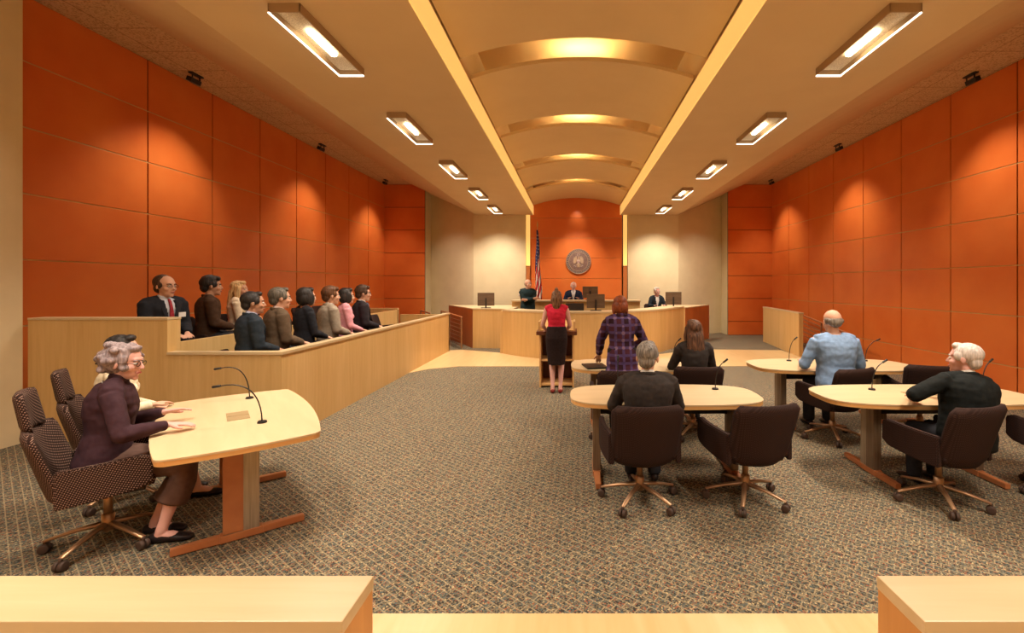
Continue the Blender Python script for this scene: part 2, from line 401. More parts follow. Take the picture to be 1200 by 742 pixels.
# ------------------------------------------------------------------ low walls and benches
# rails in the foreground
for x0, x1, lab in ((-4.2, -.57, 'pale maple topped low wall in the left foreground'), (.865, 4.2, 'pale maple topped low wall in the right foreground')):
    t = thing('gallery_rail', lab, 'low wall', ((x0+x1)/2, 1.225, 0)); h = (x1-x0)/2
    bm = BM(); box(bm, -h, h, -.085, .085, 0, .865, bev=.003); build('panel', bm, M['rail_front'], t)
    bm = BM(); box(bm, -h-.002, h+.002, -.092, .087, .865, .9, bev=.003); build('cap', bm, M['maple_x'], t)

# jury box
jb = thing('jury_box', 'long light maple jury box with stepped panels along the left wall', 'jury box', (-4.7, 8, 0))
def part(name, f, mats, par, origin):
    bm = BM(); f(bm); bmesh.ops.translate(bm, verts=bm.verts, vec=-V(origin)); return build(name, bm, mats, par)
O = (-4.7, 8, 0)
part('front_panel', lambda b: (box(b, -3.3, -3.2, 5.05, 11.9, 0, .955), box(b, -4.45, -3.3, 5.05, 5.15, 0, .955)), M['maple_v'], jb, O)
part('cap_rail', lambda b: (box(b, -3.31, -3.19, 5.04, 11.91, .955, .985), box(b, -4.45, -3.31, 5.04, 5.16, .955, .985)), M['maple_x'], jb, O)
part('end_panel', lambda b: box(b, -5.98, -4.45, 5.05, 5.22, 0, 1.335, bev=.003), M['maple_v'], jb, O)
part('end_cap', lambda b: box(b, -5.98, -4.445, 5.045, 5.225, 1.335, 1.36, bev=.003), M['maple_x'], jb, O)
part('row_divider', lambda b: box(b, -4.50, -4.45, 5.22, 11.7, .1, 1.075, bev=.003), M['maple_v'], jb, O)
part('rear_end_panel', lambda b: box(b, -6.4, -4.45, 11.65, 11.75, 0, 1.12, bev=.003), M['maple_v'], jb, O)
part('rear_end_panel', lambda b: box(b, -4.45, -3.2, 11.82, 11.92, 0, .95, bev=.003), M['maple_v'], jb, O)
part('platform', lambda b: (box(b, -4.45, -3.3, 5.15, 11.82, 0, .25), box(b, -6.4, -4.5, 5.22, 11.65, 0, .42)), M['carpet'], jb, O)

# bench wings and curved clerk's bench
def wing(lab, xs, flip):
    t = thing('bench_wing', lab, 'desk', (xs[0][0], xs[0][1], 0)); O = (xs[0][0], xs[0][1], 0)
    (xa, ya), (xb, yb), (xc, yc) = xs      # inner front, outer front corner, outer back
    def fr(b): prism(b, [(xa, ya), (xb, yb), (xb, yb+.09), (xa, ya+.09)], 0, 1.04)
    def sd(b):
        e = .09 if not flip else -.09
        prism(b, [(xb, yb), (xc, yc), (xc+e, yc), (xb+e, yb)], 0, 1.04)
    part('front_panel', fr, M['maple_v'], t, O); part('end_panel', sd, M['cherry'], t, O)
    part('counter', lambda b: prism(b, [(xa, ya-.01), (xb, yb-.01), (xc, yc), (xa, yc-.3)], 1.04, 1.07, bev=.003), M['maple_x'], t, O)
    return t
wing('maple bench wing left of the curved bench, with reddish end panel', [(-1.62, 12.35), (-2.72, 12.45), (-3.95, 14.6)], False)
wing('maple bench wing on the right of the bench, with reddish end panel', [(2.55, 12.9), (3.15, 13.0), (4.33, 14.7)], True)
t = thing('curved_bench', 'long curved maple clerk bench in front of the judge', 'bench', (.15, 10.6, 0)); O = (.15, 10.6, 0)
def arc(b, r0, r1, z0, z1, off=0):
    # circle through (-1.75,11.5),(0.1,10.5)...(3.0,12.8)
    outer = []; inner = []
    ctrl = [(-1.75, 11.45), (-1.25, 10.98), (-.6, 10.62), (.15, 10.48), (.95, 10.62), (1.65, 11.05), (2.25, 11.75), (2.75, 12.5), (3.12, 13.0)]
    P = [V((p[0], p[1], 0)) for p in ctrl]; Q = []
    for i in range(len(P)-1):
        p0 = P[max(i-1, 0)]; p1 = P[i]; p2 = P[i+1]; p3 = P[min(i+2, len(P)-1)]
        for k in range(5):
            u = k/5; Q.append(.5*((2*p1)+(p2-p0)*u+(2*p0-5*p1+4*p2-p3)*u*u+(3*p1-p0-3*p2+p3)*u**3))
    Q.append(P[-1])
    for i, q in enumerate(Q):
        tt = Q[min(i+1, len(Q)-1)]-Q[max(i-1, 0)]; nn = V((-tt.y, tt.x, 0)).normalized()
        outer.append(q+nn*r0); inner.append(q+nn*r1)
    a = outer; c = inner; vs = []
    for p, q in zip(a, c): vs.append([b.verts.new((p.x, p.y, z0)), b.verts.new((q.x, q.y, z0)), b.verts.new((q.x, q.y, z1)), b.verts.new((p.x, p.y, z1))])
    for s, e in zip(vs, vs[1:]):
        for k in range(4): b.faces.new((s[k], s[(k+1)%4], e[(k+1)%4], e[k]))
    b.faces.new(vs[0]); b.faces.new(vs[-1][::-1])
part('curved_panel', lambda b: arc(b, 0, .09, .0, 1.06), M['maple_v'], t, O)
part('counter', lambda b: arc(b, -.01, .55, 1.06, 1.10), M['maple_x'], t, O)
part('end_panel', lambda b: box(b, -1.83, -1.75, 11.5, 12.35, 0, 1.06, bev=.003), M['maple_v'], t, O)
part('platform', lambda b: prism(b, [(-1.6, 12.4), (2.2, 12.6), (2.2, 13.3), (-1.6, 13.3)], 0, .15), M['carpet'], t, O)
t = thing('judge_bench', 'raised straight maple bench the judge sits behind', 'bench', (.1, 13.5, 0)); O = (.1, 13.5, 0)
part('front_panel', lambda b: (box(b, -1.8, 1.95, 13.5, 13.6, 0, 1.22, bev=.003), box(b, -1.8, -1.7, 13.6, 15.4, 0, 1.22), box(b, 1.85, 1.95, 13.6, 15.4, 0, 1.22)), M['maple_v'], t, O)
part('counter', lambda b: box(b, -1.82, 1.97, 13.42, 13.98, 1.22, 1.26, bev=.004), M['maple_x'], t, O)
part('platform', lambda b: box(b, -1.69, 1.84, 13.61, 15.4, 0, .45), M['carpet'], t, O)
bm = BM(); box(bm, 1.99, 3.0, 13.35, 15.0, 0, .28); tag(build('clerk_platform', bm, M['carpet']), 'carpeted platform under the seated clerk at right of the bench', 'platform')
# right low wall and handrails
t = thing('ramp_wall', 'free standing pale maple low wall by the right orange wall', 'low wall', (5.5, 12.4, 0)); O = (5.5, 12.4, 0)
part('panel', lambda b: prism(b, [(5.36, 10.95), (5.46, 10.95), (5.82, 13.9), (5.72, 13.9)], 0, 1.02), M['maple_v'], t, O)
part('panel_cap', lambda b: prism(b, [(5.35, 10.94), (5.47, 10.94), (5.83, 13.91), (5.71, 13.91)], 1.02, 1.05), M['maple_x'], t, O)
def handrail(lab, a, b, za, zb, nb, zlo_a, zlo_b, posts):
    t = thing('handrail', lab, 'handrail', (a[0], a[1], 0))
    A = V((0, 0, 0)); B = V((b[0]-a[0], b[1]-a[1], 0))
    for i in range(nb):
        u = i/(nb-1); z0 = zlo_a+(za-zlo_a)*u; z1 = zlo_b+(zb-zlo_b)*u
        bm = BM(); r = .022 if i == nb-1 else .011
        loft(bm, [A+V((0, 0, z0)), B+V((0, 0, z1))], [r, r], n=10, cap=.6); build('bar', bm, M['brass'] if i < nb-1 else M['cherryfoot'], t, True)
    for u in posts:
        bm = BM(); p = A+B*u; zt = za+(zb-za)*u
        box(bm, p.x-.018, p.x+.018, p.y-.018, p.y+.018, 0, zt, bev=.003); build('post', bm, M['brass'], t)
    return t
handrail('bronze handrail with thin bars against the left bench wing end panel', (-4.1, 14.3), (-3.0, 12.35), .9, .84, 8, .12, .08, (0, .2, 1))
handrail('dark bar handrail beside the low wall along the right orange wall', (6.35, 13.2), (6.3, 10.3), .93, .56, 6, .36, .06, (0, .5, 1))
handrail('small bronze handrail behind the far end of the jury box', (-4.9, 14.8), (-4.4, 14.1), .88, .84, 3, .4, .36, (0, 1))

# ------------------------------------------------------------------ tables
def boat(L_, W_, bulge_x, bulge_y, n=10):
    """outline: straight-ish sides bulging outward, rounded corners"""
    pts = []
    hx, hy = L_/2, W_/2
    c = .05
    def edge(p, q, nx, ny, bl):
        for i in range(n):
            u = i/n; s = 4*u*(1-u)*bl
            pts.append((p[0]+(q[0]-p[0])*u+nx*s, p[1]+(q[1]-p[1])*u+ny*s))
    edge((-hx+c, -hy), (hx-c, -hy), 0, -1, bulge_y); edge((hx-c, -hy), (hx, -hy+c), .4, -.4, .015)
    edge((hx, -hy+c), (hx, hy-c), 1, 0, bulge_x); edge((hx, hy-c), (hx-c, hy), .4, .4, .015)
    edge((hx-c, hy), (-hx+c, hy), 0, 1, bulge_y); edge((-hx+c, hy), (-hx, hy-c), -.4, .4, .015)
    edge((-hx, hy-c), (-hx, -hy+c), -1, 0, bulge_x); edge((-hx, -hy+c), (-hx+c, -hy), -.4, -.4, .015)
    return pts
def oblong(L_, W_, flat=.35):
    """round-ended outline: front edge shorter, ends swept like the photographed tables"""
    pts = []; n = 48
    for i in range(n):
        a = 2*PI*i/n; ca, sa = math.cos(a), math.sin(a)
        pts.append((L_/2*math.copysign(abs(ca)**.62, ca), W_/2*math.copysign(abs(sa)**.55, sa)))
    return pts
def make_table(lab, loc, rz, outline, col, footlen=.74, modesty=True, top=.72):
    t = thing('conference_table', lab, 'table', loc, rz, 'counsel tables')
    bm = BM(); prism(bm, outline, top-.012, top, bev=.003); build('tabletop', bm, M['maple_top'], t)
    bm = BM(); prism(bm, [(p[0]*.995, p[1]*.992) for p in outline], top-.042, top-.012); build('edge_band', bm, M['maple_edge'], t)
    for s in (-1, 1):
        x = s*col
        bm = BM()
        box(bm, x-.028, x+.028, -.10, .10, .05, top-.042, bev=.006)
        lg = build('leg', bm, M['steel'], t)
        bm = BM(); box(bm, x-.034, x+.034, -.104, .008, .06, top-.043, bev=.004); build('leg_tint_plate', bm, M['cherryfoot'] if not modesty else M['steel_dark'], lg)  # tinted plate: orange reflection painted on the left table's legs, darker steel elsewhere
        bm = BM(); F = footlen/2
        for q in (-1, 1):
            vs = []
            prism(bm, [(x-.03, q*.10), (x+.03, q*.10), (x+.022, q*F), (x-.022, q*F)] if q > 0 else [(x-.022, -F), (x+.022, -F), (x+.03, -.10), (x-.03, -.10)], .006, .05, bev=.004)
        box(bm, x-.035, x+.035, -.12, .12, .006, .055, bev=.005)
        build('foot', bm, M['cherryfoot'], t)
    if modesty:
        bm = BM(); box(bm, -col+.03, col-.03, .02, .045, top-.19, top-.043, bev=.003); build('modesty_panel', bm, M['dark'], t)
    bm = BM(); box(bm, -.13, -.004, -.07, .07, top, top+.003, bev=.001); box(bm, .004, .13, -.07, .07, top, top+.003, bev=.001)
    build('cable_cover', bm, M['gold_cover'], t)
    return t
M['gold_cover'] = plain('bronze_cable_cover', (.36, .26, .13), .5, .2)
tE_dir = math.atan2(-.78, .62)
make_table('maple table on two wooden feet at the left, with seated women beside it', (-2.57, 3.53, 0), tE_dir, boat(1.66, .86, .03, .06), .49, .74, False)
make_table('front maple table in the middle, with grey haired man sitting at it', (.83, 4.24, 0), 0, oblong(1.72, .80), .62)
make_table('front maple table at the right, with man in black jacket sitting at it', (3.19, 4.24, 0), 0, oblong(1.90, .80), .46)
make_table('rear maple table behind the standing woman in plaid and the long haired woman', (.87, 5.80, 0), 0, oblong(1.80, .90), .62)
make_table('rear maple table at the right, with man in blue shirt sitting at it', (3.22, 5.80, 0), 0, oblong(1.98, .90), .62)

def mic(lab, base, tip, bend=.06, group='gooseneck microphones on the tables'):
    t = thing('microphone', lab, 'microphone', base, 0, group)
    bm = BM(); loft(bm, [(0, 0, 0), (0, 0, .014)], [.032, .028], n=18, cap=.05); build('base', bm, M['black'], t)
    d = V(tip)-V(base); m1 = V((d.x*.05, d.y*.05, d.z*(.75+bend)))
    pts = bezier((0, 0, .014), m1, d, 12)
    bm = BM(); loft(bm, pts, [.0045]*len(pts), n=8, cap=.5); build('gooseneck', bm, M['black'], t, True)
    e = (pts[-1]-pts[-2]).normalized()
    bm = BM(); loft(bm, [pts[-1], pts[-1]+e*.045], [.009, .010], n=10, cap=.7); build('microphone_head', bm, M['black'], t, True)
    return t
mic('gooseneck microphone near the front corner of the left table', (-2.27, 3.36, .72), (-2.53, 3.30, 1.0), .4)
mic('gooseneck microphone toward the far end of the left table', (-2.86, 4.07, .72), (-3.06, 4.0, 1.0), .4)
mic('straight gooseneck microphone left of the grey haired man', (.42, 4.38, .72), (.425, 4.40, 1.0))
mic('gooseneck microphone on the front middle table, right of the grey haired man', (1.36, 4.42, .72), (1.44, 4.42, .98))
mic('gooseneck microphone on the left part of the front right table', (2.85, 4.40, .72), (2.97, 4.42, .98))
mic('gooseneck microphone on the front right table, behind the man in black', (3.92, 4.42, .72), (4.02, 4.45, .98))
mic('gooseneck microphone on the rear right table, left of the man in blue', (2.83, 6.05, .72), (2.90, 6.05, 1.0))
mic('gooseneck microphone on the rear right table, right of the man in blue', (3.83, 6.05, .72), (3.98, 6.05, .99))
mic('gooseneck microphone on the rear middle table, left of the long haired woman', (1.30, 6.02, .72), (1.37, 6.02, .99))

# ------------------------------------------------------------------ chairs
def rrect(hw, z0, z1, r, n=5, wtop=None):
    wt = wtop if wtop else hw; pts = []
    for cx, cz, a0 in ((hw-r, z0+r, -PI/2), (wt-r, z1-r, 0), (-wt+r, z1-r, PI/2), (-hw+r, z0+r, PI)):
        for i in range(n+1):
            a = a0+PI/2*i/n; pts.append((cx+r*math.cos(a), cz+r*math.sin(a)))
    return pts
def shell_back(b, hw, wt, z0, z1, y_bot, y_top, th, curve, r=.05):
    """upholstered back: rounded outline, wrapped around the sitter, leaning backwards"""
    nz, nx = 12, 14; grid = {}
    def pos(u, v, off):
        z = z0+(z1-z0)*v; h = hw+(wt-hw)*v
        if v < .16: h -= r*(1-math.sqrt(max(0, 1-(1-v/.16)**2)))
        if v > .86: h -= r*(1-math.sqrt(max(0, 1-((v-.86)/.14)**2)))
        x = h*u; y = y_bot+(y_top-y_bot)*v+curve*u*u*(1-.35*v)
        ed = 1-.55*max(abs(u)**6, abs(2*v-1)**8)
        return V((x, y+off*ed, z))
    for s, off in ((0, -th/2), (1, th/2)):
        for i in range(nx+1):
            for j in range(nz+1): grid[s, i, j] = b.verts.new(pos(2*i/nx-1, j/nz, off))
    for i in range(nx):
        for j in range(nz):
            b.faces.new([grid[0, i, j], grid[0, i+1, j], grid[0, i+1, j+1], grid[0, i, j+1]])
            b.faces.new([grid[1, i, j], grid[1, i, j+1], grid[1, i+1, j+1], grid[1, i+1, j]])
    for i in range(nx):
        for j in (0, nz): b.faces.new([grid[0, i, j], grid[1, i, j], grid[1, i+1, j], grid[0, i+1, j]])
    for j in range(nz):
        for i in (0, nx): b.faces.new([grid[0, i, j], grid[0, i, j+1], grid[1, i, j+1], grid[1, i, j]])
def make_chair(high, fab, swivel=0.0):
    t = thing('swivel_chair', '', 'chair', (0, 0, 0), 0)
    bm = BM(); shell_back(bm, .25, .275, .36, .84, -.235, -.36, .06, .09)
    build('backrest', bm, fab, t, True)
    if high:
        bm = BM(); shell_back(bm, .16, .15, .83, 1.07, -.35, -.385, .055, .035, .03); build('headrest', bm, fab, t, True)
    bm = BM(); box(bm, -.235, .235, -.22, .25, .40, .47, bev=.028); build('seat', bm, fab, t, True)
    for s in (-1, 1):
        bm = BM(); n = 8; rows = []
        for i in range(n+1):
            u = i/n; y = -.20+.44*u; x = s*(.255+.035*math.sin(u*PI*.8)); zt = .60+.035*u; zb = .37+.055*u
            if i == n: zt -= .03; zb += .03
            th = .022
            rows.append([bm.verts.new(v) for v in ((x-th, y, zb), (x+th, y, zb), (x+th, y, zt), (x-th, y, zt))])
        for a, b2 in zip(rows, rows[1:]):
            for k in range(4): bm.faces.new((a[k], a[(k+1)%4], b2[(k+1)%4], b2[k]))
        bm.faces.new(rows[0]); bm.faces.new(rows[-1][::-1])
        bmesh.ops.bevel(bm, geom=list(bm.edges), offset=.008, segments=2, affect='EDGES')
        build('armrest', bm, fab, t)
    bm = BM(); box(bm, -.2, .2, -.2, .2, .37, .40, bev=.008); build('seat_pan', bm, M['dark'], t)
    bm = BM(); loft(bm, [(0, 0, .09), (0, 0, .20)], [.034, .034], n=16, cap=.1); loft(bm, [(0, 0, .2), (0, 0, .375)], [.024, .024], n=16, cap=.1)
    build('column', bm, M['brass'], t, True)
    for k in range(5):
        a = 2*PI*k/5-PI/2+PI/5+swivel; c, s_ = math.cos(a), math.sin(a)
        bm = BM(); loft(bm, [(c*.02, s_*.02, .135), (c*.16, s_*.16, .115), (c*.31, s_*.31, .078)], [(.022, .020), (.019, .013), (.016, .009)], ref=(-s_, c, 0), n=10, cap=.4)
        leg = build('base_leg', bm, M['brass'], t, True)
        bm = BM(); X = V((c*.31, s_*.31, .032)); tx = V((-s_, c, 0)).normalized()
        for q in (-1, 1): loft(bm, [X+tx*(.006*q), X+tx*(.026*q)], [.031, .028], ref=(0, 0, 1), n=16, cap=.1)
        loft(bm, [X+V((0, 0, .02)), X+V((0, 0, .05))], [.012, .010], n=8, cap=.1)
        build('caster', bm, M['caster'], leg, True)
    return t
hc = make_chair(True, M['chairfab'], .35)
hc.location = (-3.11, 3.08, 0); hc.rotation_euler = (0, 0, math.radians(-51.5)); hc['label'] = 'high-backed dotted brown swivel chair under the older woman in plum sweater'; hc['group'] = 'high-backed chairs at the left table'
copy_tree(hc, (-3.63, 3.74, 0), math.radians(-51.5), 'high-backed dotted brown swivel chair behind, under the woman in cream blouse')
lc = make_chair(False, M['chairfab2'])
G = 'dark swivel chairs at the counsel tables'
chairs = [((.53, 3.68), 4, 'dark brown swivel chair with the grey haired man in it, seen from behind'),
          ((1.38, 3.70), 12, 'empty dark swivel chair turned left at the front middle table'),
          ((2.90, 3.66), 15, 'dark swivel chair with the man in black jacket in it, seen from behind'),
          ((4.02, 3.75), 10, 'dark swivel chair cut off by the right edge of the photo'),
          ((.50, 5.06), 3, 'dark swivel chair behind the standing woman in the plaid jacket'),
          ((1.37, 5.28), -2, 'dark swivel chair with the long haired woman in it'),
          ((2.90, 5.16), 18, 'dark swivel chair with the man in the blue shirt in it'),
          ((4.02, 5.35), -14, 'empty dark swivel chair at the rear right table')]
for i, ((x, y), r, lab) in enumerate(chairs):
    if i == 0: lc.location = (x, y, 0); lc.rotation_euler = (0, 0, math.radians(r)); lc['label'] = lab; lc['group'] = G
    else: copy_tree(lc, (x, y, 0), math.radians(r), lab, G)
JF = [('juror in navy suit', 5.45), ('juror in brown suit', 5.98), ('bob haired juror in black', 6.58), ('juror in grey suit', 7.2), ('juror in pink top', 7.72), ('juror in dark suit at the far end', 8.3)]
for nm, y in JF: jc = copy_tree(lc, (-3.80, y, .25), math.radians(-62), 'dark jury chair under the '+nm+', front row', 'dark jury box chairs'); jc.scale = (.92, .92, .84)
for y, nm in ((8.95, 'nearer of two empty ones'), (9.6, 'farther of two empty ones')): copy_tree(lc, (-3.84, y, .25), math.radians(-80), 'empty dark jury chair at the far end, '+nm, 'dark jury box chairs')
for nm, y in (('man in black suit and red tie', 5.75), ('young man in brown jacket', 6.45), ('blonde woman', 7.1)): copy_tree(lc, (-5.18, y, .42), math.radians(-84), 'dark jury chair under the '+nm+', back row', 'dark jury box chairs')
for i, y in enumerate((7.8, 8.5, 9.2, 9.9)): copy_tree(lc, (-5.18, y, .42), math.radians(-84), 'empty dark jury chair in the back row, %s from the blonde woman' % ['first', 'second', 'third', 'fourth'][i], 'dark jury box chairs')
copy_tree(hc, (0, 14.35, .45), PI, 'dark high-backed chair of the judge in front of the orange wall', 'bench chairs')
copy_tree(lc, (2.45, 13.95, .28), PI, 'dark chair of the seated clerk behind the right bench wing', 'bench chairs')

# ------------------------------------------------------------------ lectern
t = thing('lectern', 'open-backed maple lectern with a dark top and shelf in front of the standing woman', 'lectern', (-.28, 7.95, 0)); 
W_ = .29
bm = BM(); box(bm, -W_, -W_+.03, -.25, .25, 0, .88, bev=.003); build('side_panel', bm, M['lectern'], t)
bm = BM(); box(bm, W_-.03, W_, -.25, .25, 0, .88, bev=.003); build('side_panel', bm, M['lectern'], t)
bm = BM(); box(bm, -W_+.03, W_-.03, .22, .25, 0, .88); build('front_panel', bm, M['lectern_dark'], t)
bm = BM(); box(bm, -W_+.03, W_-.03, -.24, .22, .44, .47, bev=.003); build('shelf', bm, M['lectern'], t)
bm = BM(); box(bm, -W_+.03, W_-.03, -.24, .22, .03, .07, bev=.003); build('bottom_board', bm, M['lectern'], t)
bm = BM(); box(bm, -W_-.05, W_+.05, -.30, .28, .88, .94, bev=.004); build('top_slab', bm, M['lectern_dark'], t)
bm = BM(); box(bm, -W_-.02, W_+.02, -.24, .24, 0, .025, bev=.003, M=Matrix.Translation((0, .02, 1.0)) @ Matrix.Rotation(math.radians(16), 4, 'X')); 
box(bm, -W_-.02, -W_+.01, -.22, .25, .94, 1.1, bev=.003); box(bm, W_-.01, W_+.02, -.22, .25, .94, 1.1, bev=.003)
build('reading_desk', bm, M['maple_v'], t)

# ------------------------------------------------------------------ monitors
def monitor(lab, loc, rz, w_, h_, back=True):
    t = thing('monitor', lab, 'monitor', loc, rz, 'computer monitors on the bench')
    bm = BM(); box(bm, -w_/2, w_/2, -.02, .02, .06, .06+h_, bev=.006); build('casing', bm, M['monitor'], t)
    bm = BM(); box(bm, -.02, .02, -.045, -.02, .0, .06+h_*.6, bev=.003); build('stand', bm, M['dark'], t)
    bm = BM(); box(bm, -w_*.3, w_*.3, -.10, .08, 0, .015, bev=.003); build('foot', bm, M['dark'], t)
    bm = BM(); box(bm, -w_/2+.02, w_/2-.02, .02, .023, .08, .04+h_); build('screen', bm, M['black'], t)
    return t
monitor('computer monitor seen from behind on the left bench wing', (-2.42, 12.75, 1.07), math.radians(10), .46, .36)
monitor('large computer monitor seen from behind on the curved bench', (.53, 10.95, 1.10), 0, .43, .33)
monitor('computer monitor beside the judge on the raised bench', (.50, 13.7, 1.26), 0, .46, .34)
monitor('computer monitor beside the seated clerk on the right bench wing', (2.93, 13.5, 1.07), math.radians(-8), .46, .37)
bm = BM(); box(bm, -.22, .22, -.03, .03, 0, .17, bev=.01); o = build('equipment_case', bm, M['dark']); o.location = (.03, 11.0, 1.10)
tag(o, 'low dark equipment case on the curved bench below the judge', 'equipment case')

# ------------------------------------------------------------------ flag and seal
t = thing('flag', 'US flag hanging in folds from a pole beside the orange bench wall', 'flag', (-1.18, 15.1, 0))
bm = BM(); loft(bm, [(0, 0, .02), (0, 0, 3.6)], [.014, .012], n=12, cap=.3); build('pole', bm, M['gold'], t, True)
bm = BM(); loft(bm, [(0, 0, 3.6), (0, 0, 3.66), (0, 0, 3.70), (0, 0, 3.8)], [.012, .028, .02, .004], n=12, cap=.3); build('finial', bm, M['gold'], t, True)
bm = BM(); loft(bm, [(0, 0, 0), (0, 0, .04), (0, 0, .07)], [.17, .15, .03], n=24, cap=.05); build('stand', bm, M['gold'], t, True)
mr = plain('flag_red', (.55, .03, .04), .8); mw = plain('flag_white', (.78, .74, .70), .8); mb = plain('flag_blue', (.03, .04, .17), .8)
bm = BM(); nu, nv = 40, 60; g = []
for j in range(nv+1):
    v = j/nv; z = 3.5-2.15*v; wd = .05+.17*min(1, v*1.15)**.8; row = []
    for i in range(nu+1):
        u = i/nu; a = u*PI*5
        x = -.02+wd*(u*1.0-.25)+.012*math.sin(v*9); y = .045*math.sin(a)*(.35+v*.8)-.02
        row.append(bm.verts.new((x, y, z-.15*u*v)))
    g.append(row)
for j in range(nv):
    for i in range(nu):
        f = bm.faces.new((g[j][i], g[j][i+1], g[j+1][i+1], g[j+1][i]))
        v = (j+.5)/nv; u = (i+.5)/nu
        # the cloth hangs on the bias: the union above, stripes slanting below
        s = v*1.0+u*.30
        if s < .64: mi = 2
        else: mi = 0 if int((s*9.0+u*1.2)) % 2 == 0 else 1
        f.material_index = mi
cl = build('flag_cloth', bm, [mr, mw, mb], t, True)
md = cl.modifiers.new('thickness', 'SOLIDIFY'); md.thickness = .006
bm = BM()
for k in range(20):
    v = .08+.5*(k//2)/10; u = .25+.4*(k % 2)+.08*math.sin(k*2.1); z = 3.5-2.15*v; wd = .05+.17*min(1, v*1.15)**.8
    x = -.02+wd*(u-.25)+.012*math.sin(v*9); y = -.02+.045*math.sin(u*PI*5)*(.35+v*.8)-.012
    vs = []
    for i in range(10):
        a = PI/2+2*PI*i/10; r = .020 if i % 2 == 0 else .009
        vs.append(bm.verts.new((x+r*math.cos(a), y-.006, z-.15*u*v+r*math.sin(a))))
    bm.faces.new(vs)
build('stars', bm, mw, t)

t = thing('wall_seal', 'round grey-blue eagle seal mounted on the orange wall above the judge', 'seal', (.17, FARY-.0, 2.50))
m_ring = noisy('seal_ring', (.10, .075, .085), (.20, .15, .15), (30, 30, 30), rough=.5, metal=.3)
m_in = noisy('seal_field', (.17, .10, .085), (.27, .17, .14), (20, 20, 20), rough=.5, metal=.2)
m_pale = plain('seal_relief', (.50, .36, .24), .5, .2); m_white = plain('seal_white', (.62, .52, .48), .6); m_red = plain('seal_red', (.32, .06, .05), .6)
RY = Matrix.Rotation(PI/2, 4, 'X')
def disc(bm, r, y0, y1, n=56):
    loft(bm, [(0, y0, 0), (0, y1, 0)], [r, r], ref=(1, 0, 0), n=n, cap=0)
bm = BM(); disc(bm, .425, -.01, .03); build('outer_disc', bm, m_ring, t)
bm = BM(); disc(bm, .32, -.02, .0); build('inner_disc', bm, m_in, t)
bm = BM()
for r_, th in ((.418, .010), (.325, .008)):
    pts = [(r_*math.cos(2*PI*k/64), -.02, r_*math.sin(2*PI*k/64)) for k in range(65)]
    loft(bm, pts, [th]*65, ref=(0, 1, 0), n=6, cap=0)
for k in range(40):   # raised marks around the ring, like the worn lettering
    a = 2*PI*k/40; r_ = .372
    box(bm, -.007, .007, -.02, -.008, -.024, .024, M=Matrix.Translation((r_*math.cos(a), 0, r_*math.sin(a))) @ Matrix.Rotation(-a+PI/2, 4, 'Y'))
build('ring_relief', bm, m_pale, t)
bm = BM()
for s in (-1, 1):     # wings built of feathers
    for k in range(8):
        a = math.radians(118-k*17); L0 = .185-.008*k
        p0 = V((s*(.045+.006*k), -.03, .035-.012*k)); p1 = p0+V((s*math.cos(a-.6)*L0*.75, 0, math.sin(a-.2)*L0*.85))
        loft(bm, [p0, (p0+p1)/2+V((s*.02, 0, .0)), p1], [(.016, .01), (.018, .01), (.006, .006)], ref=(1, 0, 0), n=8, cap=.4)
for s in (-1, 1):     # legs
    loft(bm, [(s*.03, -.03, -.07), (s*.075, -.03, -.13), (s*.09, -.03, -.16)], [.016, .012, .008], n=8)
loft(bm, [(0, -.03, -.06), (0, -.03, -.13), (0, -.03, -.20)], [(.03, .01), (.045, .01), (.06, .008)], n=10)   # tail
ell(bm, (.012, -.035, .13), (.026, .016, .03)); loft(bm, [(.03, -.035, .13), (.058, -.035, .12)], [.010, .003], n=8)
loft(bm, [(0, -.03, .11), (0, -.03, .04)], [(.02, .015), (.04, .015)], n=10)
build('eagle', bm, m_pale, t, True)
bm = BM(); prism(bm, [(-.048, .05), (.048, .05), (.048, -.02), (0, -.085), (-.048, -.02)], 0, .022, M=RY); bmesh.ops.translate(bm, verts=bm.verts, vec=(0, -.03, 0)); build('shield', bm, m_white, t)
bm = BM()
for k in range(4): box(bm, -.036+k*.021, -.027+k*.021, -.056, -.052, -.045+.02*abs(k-1.5)*.4, .02)
build('shield_stripes', bm, m_red, t)
bm = BM()
for s in (-1, 1):
    for k in range(6):
        a = math.radians(-20-k*22); ell(bm, (s*(.115+.03*math.sin(k)), -.03, -.12-.012*k), (.018, .008, .008), seg=1, rot=Matrix.Rotation(s*a, 3, 'Y'))
for k in range(13):
    a = 2*PI*k/12; r_ = .045 if k < 12 else 0
    ell(bm, (r_*math.cos(a), -.03, .225+r_*math.sin(a)), (.009, .006, .009), seg=1)
build('stars_and_branches', bm, m_white, t)
spot('seal_light', (.13, 13.9, 4.40), (.13, 15.7, 1.9), 330, 60, .9)
for x in (-2.55, 2.75):
    spot('wall_washer', (x, 14.2, 4.0), (x, 15.7, 1.8), 110, 74, .9, color=(1, .9, .76))
for x in (-4.1, 4.3):
    spot('wall_washer', (x, 13.6, 4.2), (x*1.02, 16.2, 1.6), 110, 62, 1, color=(1, .9, .76))
spot('seal_light', (.13, 15.3, 4.30), (.13, 15.7, 3.9), 8, 70, 1)
